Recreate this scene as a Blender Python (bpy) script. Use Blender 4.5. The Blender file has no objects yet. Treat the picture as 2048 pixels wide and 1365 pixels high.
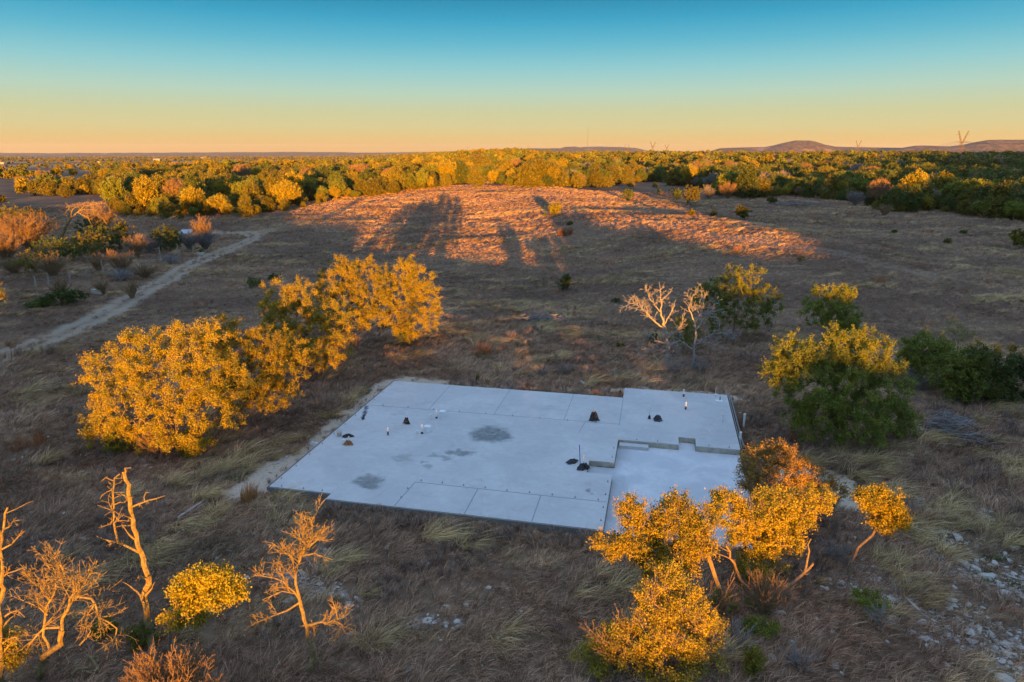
import bpy, math, random
import numpy as np
R = math.radians
rng = np.random.default_rng(7)
random.seed(7)
scene = bpy.context.scene

# ------------------------------------------------------------------ camera
CAM_H, FPX, CX, CY, HOR = 18.0, 1365.0, 1024.0, 682.5, 303.0
PITCH = math.atan((CY - HOR) / FPX)
cam_d = bpy.data.cameras.new("camera")
cam_d.lens = 24.0; cam_d.sensor_width = 36.0
cam_d.clip_start = 0.5; cam_d.clip_end = 60000
cam = bpy.data.objects.new("camera", cam_d)
cam.location = (0, 0, CAM_H); cam.rotation_euler = (math.pi / 2 - PITCH, 0, 0)
scene.collection.objects.link(cam); scene.camera = cam

# ------------------------------------------------------------------ world, sun, exposure
SUN_EL, SUN_AZ = R(1.72), R(-3.0)
scene.view_settings.view_transform = 'Standard'
scene.view_settings.look = 'None'
scene.view_settings.exposure = 2.0
scene.view_settings.gamma = 1.0
world = bpy.data.worlds.new("World"); scene.world = world; world.use_nodes = True
wn = world.node_tree; wn.nodes.clear()
def wnode(t, **k):
    n = wn.nodes.new(t)
    for a, b in k.items(): setattr(n, a, b)
    return n
w_out = wnode('ShaderNodeOutputWorld'); w_bg = wnode('ShaderNodeBackground')
w_tc = wnode('ShaderNodeTexCoord'); w_sep = wnode('ShaderNodeSeparateXYZ')
w_asin = wnode('ShaderNodeMath', operation='ARCSINE')
w_mr = wnode('ShaderNodeMapRange'); w_ramp = wnode('ShaderNodeValToRGB')
wn.links.new(w_tc.outputs['Generated'], w_sep.inputs[0])
wn.links.new(w_sep.outputs['Z'], w_asin.inputs[0])
wn.links.new(w_asin.outputs[0], w_mr.inputs['Value'])
w_mr.inputs['From Min'].default_value = R(-2); w_mr.inputs['From Max'].default_value = R(60)
wn.links.new(w_mr.outputs[0], w_ramp.inputs[0])
def srgb(r, g, b):
    f = lambda c: (c / 255 / 12.92) if c / 255 <= .04045 else ((c / 255 + .055) / 1.055) ** 2.4
    return (f(r), f(g), f(b), 1)
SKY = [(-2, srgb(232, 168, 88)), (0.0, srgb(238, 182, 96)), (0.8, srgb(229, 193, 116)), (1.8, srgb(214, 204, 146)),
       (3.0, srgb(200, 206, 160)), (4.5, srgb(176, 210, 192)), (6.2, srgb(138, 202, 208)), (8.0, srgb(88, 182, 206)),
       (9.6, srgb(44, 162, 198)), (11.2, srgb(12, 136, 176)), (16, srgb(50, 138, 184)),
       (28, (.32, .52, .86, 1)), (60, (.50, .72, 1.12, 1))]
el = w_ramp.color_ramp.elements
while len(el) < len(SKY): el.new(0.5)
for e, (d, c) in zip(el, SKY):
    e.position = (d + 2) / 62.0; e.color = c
w_sky = wnode('ShaderNodeTexSky'); w_sky.sky_type = 'NISHITA'; w_sky.sun_disc = False
w_sky.sun_elevation = SUN_EL; w_sky.sun_rotation = math.pi + SUN_AZ
w_s2 = wnode('ShaderNodeMix', data_type='RGBA', blend_type='MIX'); w_s2.inputs[0].default_value = 0.04
w_s3 = wnode('ShaderNodeVectorMath', operation='SCALE'); w_s3.inputs['Scale'].default_value = 0.10
wn.links.new(w_sky.outputs[0], w_s3.inputs[0])
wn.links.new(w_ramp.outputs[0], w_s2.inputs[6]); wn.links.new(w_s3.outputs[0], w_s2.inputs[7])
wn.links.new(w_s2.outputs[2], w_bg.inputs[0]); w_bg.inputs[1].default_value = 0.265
wn.links.new(w_bg.outputs[0], w_out.inputs[0])

sun_d = bpy.data.lights.new("sun", 'SUN'); sun_d.energy = 5.0; sun_d.angle = R(0.4)
sun_d.color = (1.0, 0.40, 0.03)
sun = bpy.data.objects.new("sun", sun_d)
sun.rotation_euler = (math.pi / 2 - SUN_EL, 0, -SUN_AZ); sun.location = (0, -60, 60)
scene.collection.objects.link(sun)

# ------------------------------------------------------------------ terrain function
def ss(a, b, v):
    t = np.clip((np.asarray(v, float) - a) / (b - a), 0, 1)
    return t * t * (3 - 2 * t)
def wav(x, y, L, s=0.0):
    k = 2 * math.pi / L
    return (np.sin(k * (x * .8 + y * .6) + s) + np.sin(k * 1.31 * (-x * .55 + y * .83) + 1.7 * s + 1) +
            np.sin(k * .77 * (x * .97 - y * .25) + 2.3 * s + np.sin(k * .5 * y + s))) / 3
S0X = [-900, -300, -120, -60, -40, -31, -26, -18, -15, -11.5, -10.5, -8, -6.8, -5, -2, 1.5, 3, 5, 7, 9, 13, 14.5, 15.8, 16.6, 17.6, 20, 24, 29, 35, 42, 48, 55, 65, 90, 150, 300, 500, 900]
S0V = [12, 9.0, 6.5, 6.2, 6.0, 5.4, 2.4, 1.8, 2.2, 2.2, 2.0, 1.9, 2.3, 2.6, 2.9, 2.7, 1.3, 1.4, 2.1, 2.1, 2.0, 1.7, 1.9, 5.6, 7.8, 7.4, 6.2, 6.8, 5.6, 5.0, 4.8, 5.0, 9.0, 11.0, 14.5, 26.0, 41.0, 58.0]
TAN = math.tan(SUN_EL)
def S0(x): return np.interp(x, S0X, S0V)
def zt(x, y):
    x = np.asarray(x, float); y = np.asarray(y, float)
    r = np.hypot(x, y); az = np.degrees(np.arctan2(x, np.maximum(y, 1e-3)))
    front = ss(20, 60, y)
    s = .614 * (x - 47) + .788 * (y - 102)
    sh = s - 12 * (1 - ss(0, 25, x))
    hump = (1.25 + 1.45 * ss(-5, 22, x)) * ss(-8, 30, sh) * (1 - ss(48, 78, x)) * ss(40, 70, y)
    hump2 = 2.2 * ss(32, 80, s) * (1 - ss(10, 45, x)) * ss(-85, -45, x)
    back = -1.6 * ss(38, 75, s) * ss(0, 25, x) * (1 - ss(48, 78, x))
    swale = -(1.15 + 1.0 * (1 - ss(0, 25, x))) * np.exp(-((s + 27) / 17) ** 2) * ss(52, 70, y)
    far = 8.8 * ss(230, 1000, r) * ss(-14, -1, az)
    left = -(ss(-3, -15, az)) * (13 * ss(380, 1900, r) + 30 * ss(1700, 9000, r))
    und = (.22 * wav(x, y, 23, 1) + .35 * wav(x, y, 61, 2)) * ss(55, 110, y) + .10 * wav(x, y, 9, 3) * ss(48, 60, r)
    fore = -.15 * ss(30, 22, y) + .06 * wav(x, y, 7, 5) * ss(31, 26, y)
    big = .9 * wav(x, y, 240, 4) * ss(250, 500, r)
    dirt = .10 * np.exp(-((x - 19.5) ** 2 + (y - 33) ** 2) / 6)
    z = hump + hump2 + back + swale + far + left + und + big + fore + dirt
    ridge = (S0(x - math.tan(SUN_AZ) * (y - 40)) + TAN * 150 + .25 * wav(x, y, 6.5, 6) + (.35 + 2.6 * ss(60, 200, x)) * wav(x, y, 17, 2) + 3.0 * ss(60, 250, x) * wav(x, y, 70, 1)) * np.exp(-((y + 150) / 45) ** 2)  # unseen ridge behind the camera, crest heights shaped to cast the pasture's shade
    z = np.where(y > 0, z, ridge + .1 * wav(x, y, 11, 2))
    return z
def ray(px, py):
    u = (px - CX) / FPX; v = (CY - py) / FPX
    return np.array([u, math.cos(PITCH) + v * math.sin(PITCH), -math.sin(PITCH) + v * math.cos(PITCH)])
def G(px, py, dz=0.0):
    """the point of the terrain seen at a pixel of the 2048 px photograph"""
    d = ray(px, py); t = 5.0
    for i in range(4000):
        p = d * t
        if p[2] + CAM_H - dz < zt(p[0], p[1]): break
        t *= 1.004
    lo, hi = t / 1.004, t
    for i in range(20):
        m = (lo + hi) / 2; p = d * m
        if p[2] + CAM_H - dz < zt(p[0], p[1]): hi = m
        else: lo = m
    p = d * hi
    return np.array([p[0], p[1], p[2] + CAM_H - dz])
def P(px, py, D):
    """point at a pixel on the vertical plane at ground distance D"""
    d = ray(px, py); t = D / d[1]
    return d * t + np.array([0, 0, CAM_H])
TH = R(-12.3); CT, ST = math.cos(TH), math.sin(TH)
def W(a, b): return (a * CT - b * ST, a * ST + b * CT)       # slab coordinates -> world
def toL(x, y): return (x * CT + y * ST, -x * ST + y * CT)
SLAB_Z, GAR_Z = .45, .10

# ------------------------------------------------------------------ object helpers
def link(o): scene.collection.objects.link(o); return o
def tag(o, label=None, cat=None, group=None, kind=None):
    if label: o['label'] = label
    if cat: o['category'] = cat
    if group: o['group'] = group
    if kind: o['kind'] = kind
    return o
def empty(name, loc, label, cat, group=None):
    o = bpy.data.objects.new(name, None); o.location = loc; o.empty_display_size = .3
    link(o); return tag(o, label, cat, group)
def mesh_np(name, V, F, mats=(), mi=None, smooth=False):
    """V (n,3); F list of int arrays, each (m,k)"""
    me = bpy.data.meshes.new(name)
    V = np.ascontiguousarray(V, np.float32)
    me.vertices.add(len(V)); me.vertices.foreach_set('co', V.ravel())
    if not isinstance(F, (list, tuple)): F = [F]
    F = [np.asarray(f, np.int32) for f in F if len(f)]
    idx = np.concatenate([f.ravel() for f in F]); tot = np.concatenate([np.full(len(f), f.shape[1], np.int32) for f in F])
    st = np.concatenate([[0], np.cumsum(tot)[:-1]]).astype(np.int32)
    me.loops.add(len(idx)); me.loops.foreach_set('vertex_index', idx)
    me.polygons.add(len(tot)); me.polygons.foreach_set('loop_start', st); me.polygons.foreach_set('loop_total', tot)
    if mi is not None: me.polygons.foreach_set('material_index', np.ascontiguousarray(mi, np.int32))
    me.polygons.foreach_set('use_smooth', np.full(len(tot), bool(smooth)))
    for m in mats: me.materials.append(m)
    me.update(calc_edges=True)
    return me
def obj(name, me, parent=None, loc=None):
    o = bpy.data.objects.new(name, me); link(o)
    if parent is not None: o.parent = parent
    if loc is not None: o.location = loc
    return o
class MB:
    """collects simple solids into one mesh"""
    def __init__(s): s.V = []; s.Q = []; s.T = []; s.n = 0
    def add(s, V, Q=(), T=()):
        V = np.asarray(V, float)
        if len(Q): s.Q.append(np.asarray(Q) + s.n)
        if len(T): s.T.append(np.asarray(T) + s.n)
        s.V.append(V); s.n += len(V); return s
    def box(s, c, d, rz=0, tilt=0):
        x, y, z = np.array(d) / 2
        V = np.array([[i * x, j * y, k * z] for k in (-1, 1) for i, j in ((-1, -1), (1, -1), (1, 1), (-1, 1))])
        ct, st = math.cos(tilt), math.sin(tilt)
        V = np.c_[V[:, 0] * ct + V[:, 2] * st, V[:, 1], -V[:, 0] * st + V[:, 2] * ct]
        c0, s0 = math.cos(rz), math.sin(rz)
        V = np.c_[V[:, 0] * c0 - V[:, 1] * s0, V[:, 0] * s0 + V[:, 1] * c0, V[:, 2]] + c
        return s.add(V, [[0, 3, 2, 1], [4, 5, 6, 7], [0, 1, 5, 4], [1, 2, 6, 5], [2, 3, 7, 6], [3, 0, 4, 7]])
    def tube(s, pts, rad, k=8, cap=True):
        pts = np.asarray(pts, float); n = len(pts)
        rad = np.full(n, rad) if np.isscalar(rad) else np.asarray(rad)
        d = np.gradient(pts, axis=0); d /= np.linalg.norm(d, axis=1)[:, None] + 1e-9
        up = np.array([0, 0, 1.]) if abs(d[0][2]) < .9 else np.array([1., 0, 0])
        V = []
        for p, t, r in zip(pts, d, rad):
            a = np.cross(t, up); a /= np.linalg.norm(a) + 1e-9; b = np.cross(t, a); up = np.cross(a, t)
            an = np.arange(k) * 2 * math.pi / k
            V.append(p + r * (np.cos(an)[:, None] * a + np.sin(an)[:, None] * b))
        V = np.concatenate(V); Q = []
        for i in range(n - 1):
            for j in range(k):
                Q.append([i * k + j, i * k + (j + 1) % k, (i + 1) * k + (j + 1) % k, (i + 1) * k + j])
        T = []
        if cap:
            V = np.r_[V, [pts[0]], [pts[-1]]]
            for j in range(k):
                T.append([n * k, (j + 1) % k, j]); T.append([n * k + 1, (n - 1) * k + j, (n - 1) * k + (j + 1) % k])
        return s.add(V, Q, T)
    def lathe(s, prof, c=(0, 0, 0), k=14):
        n = len(prof); an = np.arange(k) * 2 * math.pi / k
        V = np.concatenate([np.c_[r * np.cos(an), r * np.sin(an), np.full(k, z)] for r, z in prof]) + c
        Q = [[i * k + j, i * k + (j + 1) % k, (i + 1) * k + (j + 1) % k, (i + 1) * k + j] for i in range(n - 1) for j in range(k)]
        return s.add(V, Q)
    def prism(s, poly, z0, z1):
        n = len(poly); V = [[x, y, z0] for x, y in poly] + [[x, y, z1] for x, y in poly]
        s.add(V, [[i, (i + 1) % n, n + (i + 1) % n, n + i] for i in range(n)])
        me_t = tri_poly(poly)
        s.T.append(np.array(me_t) + s.n - n)
        return s
    def mesh(s, name, m, smooth=False):
        F = []
        if s.Q: F.append(np.concatenate(s.Q))
        if s.T: F.append(np.concatenate(s.T))
        return mesh_np(name, np.concatenate(s.V), F, [m], smooth=smooth)
    def build(s, name, m, parent=None, loc=None, smooth=False):
        return obj(name, s.mesh(name, m, smooth), parent, loc)
def tri_poly(poly):
    from mathutils import Vector
    from mathutils.geometry import tessellate_polygon
    return [list(t) for t in tessellate_polygon([[Vector((x, y, 0)) for x, y in poly]])]

# ------------------------------------------------------------------ material helpers
def mat(name):
    m = bpy.data.materials.new(name); m.use_nodes = True
    nt = m.node_tree; b = nt.nodes['Principled BSDF']
    return m, nt, b
def N(nt, t, **k):
    n = nt.nodes.new(t)
    for a, v in k.items(): setattr(n, a, v)
    return n
def mixc(nt, f, a, b, mode='MIX'):
    n = N(nt, 'ShaderNodeMix', data_type='RGBA', blend_type=mode)
    for i, v in ((0, f), (6, a), (7, b)):
        if isinstance(v, bpy.types.NodeSocket): nt.links.new(v, n.inputs[i])
        else: n.inputs[i].default_value = v if i == 0 else (*v[:3], 1)
    return n.outputs[2]
def noise(nt, vec, scale, detail=4, rough=.55, dist=0.0):
    n = N(nt, 'ShaderNodeTexNoise'); n.inputs['Scale'].default_value = scale
    n.inputs['Detail'].default_value = detail; n.inputs['Roughness'].default_value = rough
    n.inputs['Distortion'].default_value = dist
    nt.links.new(vec, n.inputs['Vector']); return n.outputs['Fac']
def mapr(nt, v, a, b, c=0., d=1., smooth=True):
    n = N(nt, 'ShaderNodeMapRange')
    if smooth: n.interpolation_type = 'SMOOTHSTEP'
    nt.links.new(v, n.inputs['Value'])
    for k, x in (('From Min', a), ('From Max', b), ('To Min', c), ('To Max', d)): n.inputs[k].default_value = x
    return n.outputs[0]
def math_(nt, op, a, b=None):
    n = N(nt, 'ShaderNodeMath', operation=op)
    for i, v in enumerate((a, b)):
        if v is None: continue
        if isinstance(v, bpy.types.NodeSocket): nt.links.new(v, n.inputs[i])
        else: n.inputs[i].default_value = v
    return n.outputs[0]
def geo_pos(nt): return N(nt, 'ShaderNodeNewGeometry').outputs['Position']
def simple(name, col, rough=.8, var=.25, sc=3.0, metallic=0):
    m, nt, b = mat(name)
    p = N(nt, 'ShaderNodeTexCoord').outputs['Object']
    f = noise(nt, p, sc, 5)
    c = mixc(nt, f, [x * (1 - var) for x in col[:3]], [min(1, x * (1 + var)) for x in col[:3]])
    nt.links.new(c, b.inputs['Base Color']); b.inputs['Roughness'].default_value = rough
    b.inputs['Metallic'].default_value = metallic
    return m
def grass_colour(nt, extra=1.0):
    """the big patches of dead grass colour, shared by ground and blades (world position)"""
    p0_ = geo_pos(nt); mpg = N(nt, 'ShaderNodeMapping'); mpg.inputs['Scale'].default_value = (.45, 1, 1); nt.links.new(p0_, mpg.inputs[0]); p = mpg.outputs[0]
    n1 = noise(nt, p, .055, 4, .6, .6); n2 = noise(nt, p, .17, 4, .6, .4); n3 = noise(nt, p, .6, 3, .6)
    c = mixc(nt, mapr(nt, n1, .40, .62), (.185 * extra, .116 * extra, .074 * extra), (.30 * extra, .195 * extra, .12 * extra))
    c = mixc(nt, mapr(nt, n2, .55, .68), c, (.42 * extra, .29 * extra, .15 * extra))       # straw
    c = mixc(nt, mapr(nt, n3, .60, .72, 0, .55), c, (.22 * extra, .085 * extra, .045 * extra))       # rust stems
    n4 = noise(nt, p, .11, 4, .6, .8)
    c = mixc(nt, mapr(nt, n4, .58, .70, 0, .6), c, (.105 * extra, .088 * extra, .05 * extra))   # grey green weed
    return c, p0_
def leaf_mat(name, c1, c2, c3, rough=.55, trans=.25):
    m, nt, b = mat(name)
    g = N(nt, 'ShaderNodeNewGeometry'); oi = N(nt, 'ShaderNodeObjectInfo')
    c = mixc(nt, g.outputs['Random Per Island'], c1, c2)
    n = noise(nt, g.outputs['Position'], .9, 3)
    c = mixc(nt, mapr(nt, n, .42, .62, 0, .75), c, c3)
    c = mixc(nt, mapr(nt, math_(nt, 'FRACT', math_(nt, 'MULTIPLY', g.outputs['Random Per Island'], 37.0)), .82, .9, 0, .7), c, [c1[0] * .55, c1[1] * .42, c1[2] * .8])
    v = mapr(nt, oi.outputs['Random'], 0, 1, .8, 1.2, False)
    sc = N(nt, 'ShaderNodeVectorMath', operation='SCALE'); nt.links.new(c, sc.inputs[0]); nt.links.new(v, sc.inputs['Scale'])
    nt.links.new(sc.outputs[0], b.inputs['Base Color']); b.inputs['Roughness'].default_value = rough
    b.inputs['Specular IOR Level'].default_value = .25
    if trans:
        tr = N(nt, 'ShaderNodeBsdfTranslucent'); nt.links.new(sc.outputs[0], tr.inputs[0])
        mx = N(nt, 'ShaderNodeMixShader'); mx.inputs[0].default_value = trans
        nt.links.new(b.outputs[0], mx.inputs[1]); nt.links.new(tr.outputs[0], mx.inputs[2])
        nt.links.new(mx.outputs[0], nt.nodes['Material Output'].inputs[0])
    return m
M = {}
M['oak'] = leaf_mat('oak leaves', (.33, .265, .018), (.46, .345, .022), (.22, .215, .02))
M['oak_green'] = leaf_mat('green oak leaves', (.19, .235, .03), (.30, .29, .032), (.13, .18, .026))
M['juniper'] = leaf_mat('juniper needles', (.15, .15, .018), (.30, .235, .022), (.09, .105, .018), trans=.15)
M['dark_juniper'] = leaf_mat('dark juniper needles', (.08, .13, .026), (.17, .175, .026), (.06, .10, .022), trans=.12)
M['dry_leaf'] = leaf_mat('dry oak leaves', (.30, .19, .035), (.38, .24, .04), (.24, .14, .03))
M['gold_leaf'] = leaf_mat('yellow leaves', (.38, .33, .02), (.48, .40, .025), (.28, .28, .02))
def bark(name, a, b_):
    m, nt, b = mat(name)
    p = N(nt, 'ShaderNodeTexCoord').outputs['Object']
    n = noise(nt, p, 9, 6, .7); n2 = noise(nt, p, 2.2, 4)
    c = mixc(nt, mapr(nt, n, .35, .65), a, b_); c = mixc(nt, mapr(nt, n2, .55, .7, 0, .4), c, [x * .55 for x in a])
    nt.links.new(c, b.inputs['Base Color']); b.inputs['Roughness'].default_value = .9
    bp = N(nt, 'ShaderNodeBump'); bp.inputs['Strength'].default_value = .5; bp.inputs['Distance'].default_value = .03
    nt.links.new(n, bp.inputs['Height']); nt.links.new(bp.outputs[0], b.inputs['Normal'])
    return m
M['bark'] = bark('oak bark', (.17, .12, .08), (.30, .22, .14))
M['dead'] = bark('bleached dead wood', (.16, .115, .05), (.33, .245, .10))
M['dead_grey'] = bark('silver grey dead wood', (.24, .22, .20), (.40, .37, .34))
M['twig'] = bark('brown twigs', (.20, .125, .065), (.31, .20, .10))
M['grey_twig'] = bark('grey twigs', (.19, .17, .16), (.30, .27, .25))
def blade_mat(name, tint, mixf, extra=1.72):
    m, nt, b = mat(name)
    c, p = grass_colour(nt, extra)
    g = N(nt, 'ShaderNodeNewGeometry'); oi = N(nt, 'ShaderNodeObjectInfo')
    c = mixc(nt, mixf, c, tint)
    v = math_(nt, 'MULTIPLY', mapr(nt, g.outputs['Random Per Island'], 0, 1, .5, 1.6, False), mapr(nt, oi.outputs['Random'], 0, 1, .6, 1.4, False))
    sc = N(nt, 'ShaderNodeVectorMath', operation='SCALE'); nt.links.new(c, sc.inputs[0]); nt.links.new(v, sc.inputs['Scale'])
    nt.links.new(sc.outputs[0], b.inputs['Base Color']); b.inputs['Roughness'].default_value = .8
    b.inputs['Specular IOR Level'].default_value = .15
    return m
M['grass'] = blade_mat('dead grass blades', (.38, .235, .15), .3)
M['scrub'] = blade_mat('grey scrub stems', (.30, .22, .19), .6, 1.35)
M['straw'] = blade_mat('pale straw blades', (.52, .38, .17), .75)
M['weed'] = blade_mat('green weed leaves', (.09, .14, .04), .8)
M['rust'] = blade_mat('rust red bluestem', (.36, .15, .06), .85)
M['orange_grass'] = blade_mat('orange grass clump', (.42, .22, .08), .9)

# ------------------------------------------------------------------ pale earth and track masks
def seg_dist(x, y, pts):
    d = np.full(np.shape(x), 1e9)
    for (ax, ay), (bx, by) in zip(pts[:-1], pts[1:]):
        vx, vy = bx - ax, by - ay; L = vx * vx + vy * vy + 1e-9
        t = np.clip(((x - ax) * vx + (y - ay) * vy) / L, 0, 1)
        d = np.minimum(d, np.hypot(x - ax - t * vx, y - ay - t * vy))
    return d
def gl(pix): return [tuple(G(*p)[:2]) for p in pix]
PALE = [(gl([(478, 985), (520, 962), (560, 930)]), 1.0, 1.0), ([W(-20.7, 31), W(-20.8, 39), W(-20.7, 44), W(-20.8, 48)], .85, .95),
        ([W(-20.6, 48.2), W(-19.5, 49.6), W(-15, 49.5), W(-9, 49.3)], 1.1, .95), ([W(-6.2, 49.8), W(-2.6, 50.6), W(0, 51.3), W(5.8, 51.1)], .8, .95),
        (gl([(1560, 950), (1610, 948), (1655, 962), (1700, 985), (1712, 1005)]), 1.15, 1.0),
        (gl([(1455, 1085), (1500, 1080), (1560, 1060)]), .6, .8)]
SOFT = [(gl([(1720, 1170), (1850, 1220), (1960, 1280), (2070, 1330)]), 1.7), (gl([(1900, 1090), (1980, 1150), (2070, 1200)]), 1.8),
        (gl([(820, 1245), (920, 1245)]), 0.35), (gl([(1810, 1010), (1900, 1020), (1960, 1030)]), .9), (gl([(560, 1150), (650, 1180), (700, 1200)]), .5)]
TRACK = gl([(-120, 760), (0, 716), (100, 678), (190, 640), (262, 597), (330, 563), (400, 522), (450, 500), (497, 483), (510, 474), (490, 466), (440, 466), (400, 470)])
TRACK2 = gl([(497, 483), (560, 452), (620, 436), (700, 416), (790, 398), (870, 384), (930, 372), (960, 362)])
TRACK3 = gl([(1010, 370), (1090, 384), (1180, 404), (1260, 436), (1380, 462), (1520, 484), (1700, 512), (1900, 560)])
TRACK4 = gl([(1180, 404), (1200, 390), (1290, 392), (1340, 402)])
def pale_mask(x, y):
    m = np.zeros(np.shape(x))
    nz = .45 * wav(x, y, 1.9, 3) + .35 * wav(x, y, .8, 1) + .3 * wav(x, y, 4.3, 7)
    for pts, w, a in PALE:
        d = seg_dist(x, y, pts) + nz * w * .7
        m = np.maximum(m, a * (1 - ss(w * .75, w * 1.15, d)))
    return m
def soft_mask(x, y):
    m = np.zeros(np.shape(x))
    nz = wav(x, y, 2.6, 3) + .8 * wav(x, y, 1.1, 1)
    for pts, w in SOFT:
        d = seg_dist(x, y, pts) + nz * w * .6
        m = np.maximum(m, 1 - ss(w * .2, w * 1.4, d))
    return m
def track_mask(x, y):
    m = np.zeros(np.shape(x))
    for pts, w in ((TRACK, 1.8), (TRACK2, 1.7), (TRACK3, 1.6), (TRACK4, 1.6)):
        d = seg_dist(x, y, pts) + .35 * wav(x, y, 3.1, 2)
        m = np.maximum(m, (1.0 if w == 1.8 else .4) * (1 - ss(w * .7, w * 1.3, d)) * (1 - .6 * np.exp(-(d / .4) ** 2)))
    return m

# ------------------------------------------------------------------ ground sheet
rr = np.r_[0.01, 6 * 1.011 ** np.arange(0, 763)]
az = np.concatenate([np.arange(-48, 48, .22), np.arange(48, 312, 1.0)])
azr = np.radians(az)
RR, AA = np.meshgrid(rr, azr, indexing='ij')
GX, GY = RR * np.sin(AA), RR * np.cos(AA)
GZ = zt(GX, GY)
V = np.c_[GX.ravel(), GY.ravel(), GZ.ravel()]
na, nr = len(az), len(rr)
ii, jj = np.meshgrid(np.arange(nr - 1), np.arange(na), indexing='ij'); jn = (jj + 1) % na
Fq = np.stack([ii * na + jj, ii * na + jn, (ii + 1) * na + jn, (ii + 1) * na + jj], -1).reshape(-1, 4)[:, ::-1]
m, nt, b = mat('dry pasture ground')
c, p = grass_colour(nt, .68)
fine = noise(nt, p, 2.2, 6, .7); vf = noise(nt, p, 9, 5, .7)
c = mixc(nt, mapr(nt, fine, .35, .7, 0, .5), c, (.12, .068, .05))
c = mixc(nt, mapr(nt, vf, .58, .72, 0, .35), c, (.33, .25, .17))
at = N(nt, 'ShaderNodeAttribute', attribute_name='pale'); sep = N(nt, 'ShaderNodeSeparateColor'); nt.links.new(at.outputs['Color'], sep.inputs[0])
stone = noise(nt, p, 5, 5, .7)
softf = math_(nt, 'MULTIPLY', sep.outputs['Green'], mapr(nt, stone, .46, .60))
c = mixc(nt, softf, c, (.36, .31, .26))
tr_c = mixc(nt, mapr(nt, fine, .3, .7), (.32, .25, .185), (.42, .33, .24))
c = mixc(nt, math_(nt, 'MULTIPLY', sep.outputs['Blue'], .8), c, tr_c)
pl_c = mixc(nt, mapr(nt, vf, .3, .7), (.40, .31, .22), (.62, .51, .38))
c = mixc(nt, sep.outputs['Red'], c, pl_c)
# far plain: fields and dark scrub seen beyond the wood
cd = N(nt, 'ShaderNodeVectorMath', operation='LENGTH'); nt.links.new(p, cd.inputs[0])
farf = mapr(nt, cd.outputs['Value'], 600, 1500)
mp = N(nt, 'ShaderNodeMapping'); mp.inputs['Scale'].default_value = (1, .55, 1); nt.links.new(p, mp.inputs[0])
f1 = noise(nt, mp.outputs[0], .0035, 6, .65); f2 = noise(nt, p, .03, 4, .7)
fc = mixc(nt, mapr(nt, f1, .47, .55), (.55, .33, .17), (.20, .14, .08))
fc = mixc(nt, mapr(nt, f2, .5, .65, 0, .6), fc, (.12, .09, .05))
fc = mixc(nt, mapr(nt, cd.outputs['Value'], 2500, 6000), fc, (.22, .15, .11))
c = mixc(nt, farf, c, fc)
nt.links.new(c, b.inputs['Base Color']); b.inputs['Roughness'].default_value = .95; b.inputs['Specular IOR Level'].default_value = .1
bp = N(nt, 'ShaderNodeBump'); bp.inputs['Strength'].default_value = .9; bp.inputs['Distance'].default_value = 1.0
rough_h = math_(nt, 'MULTIPLY', math_(nt, 'ADD', fine, math_(nt, 'MULTIPLY', vf, .4)), .08)
far_h = math_(nt, 'MULTIPLY', math_(nt, 'MULTIPLY', f2, 14.0), farf)
nt.links.new(math_(nt, 'ADD', rough_h, far_h), bp.inputs['Height']); nt.links.new(bp.outputs[0], b.inputs['Normal'])
M['ground'] = m
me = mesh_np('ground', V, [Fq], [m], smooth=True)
ca = me.color_attributes.new('pale', 'FLOAT_COLOR', 'POINT')
col = np.zeros((len(V), 4), np.float32); near = (V[:, 1] > 0) & (np.hypot(V[:, 0], V[:, 1]) < 330)
xn, yn = V[near, 0], V[near, 1]
col[near, 0] = pale_mask(xn, yn); col[near, 1] = soft_mask(xn, yn); col[near, 2] = track_mask(xn, yn); col[:, 3] = 1
ca.data.foreach_set('color', col.ravel())
ground = tag(obj('ground', me), 'dry winter pasture of dead brown grass with pale caliche strips', 'ground', kind='structure')

# ------------------------------------------------------------------ hills on the horizon
hm, nt, b = mat('scrub covered hill')
p = geo_pos(nt); n1 = noise(nt, p, .03, 6, .75); n2 = noise(nt, p, .006, 3)
c = mixc(nt, mapr(nt, n1, .42, .6), (.05, .045, .035), (.17, .11, .08)); c = mixc(nt, mapr(nt, n2, .58, .66, 0, .7), c, (.34, .20, .14))
nt.links.new(c, b.inputs['Base Color']); b.inputs['Roughness'].default_value = 1
def hills(name, label, px0, px1, prof, D, depth, base=5.0, flat=False):
    """a long hill: skyline profile (px, py) given along the bearing, modelled as a solid relief"""
    nx, ny = 260, 50
    pxs = np.linspace(px0, px1, nx)
    pp = np.array(prof, float)
    top = np.interp(pxs, pp[:, 0], pp[:, 1])
    rn = np.random.default_rng(abs(int(px0)))
    t = np.linspace(0, 1, ny)
    V = np.zeros((ny, nx, 3))
    for j, u in enumerate(t):
        Dj = D + depth * (u - .5)
        prof_u = np.exp(-((u - .5) / .2) ** 2)
        for i, px in enumerate(pxs):
            d = ray(px, top[i]); zz = CAM_H + d[2] / d[1] * D
            x = d[0] / d[1] * D * (Dj / D)
            V[j, i] = (x, Dj, base - 30 + (zz - base + 30) * (prof_u))
    x, y = V[..., 0], V[..., 1]
    V[..., 2] += (1.5 * wav(x, y, 260, 1) + 2.0 * wav(x, y, 620, 2)) * (D / 6000) * .8
    ii, jj = np.meshgrid(np.arange(ny - 1), np.arange(nx - 1), indexing='ij')
    F = np.stack([ii * nx + jj, ii * nx + jj + 1, (ii + 1) * nx + jj + 1, (ii + 1) * nx + jj], -1).reshape(-1, 4)
    return tag(obj(name, mesh_np(name, V.reshape(-1, 3), [F], [hm], smooth=True)), label, 'hills', kind='structure')
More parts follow.
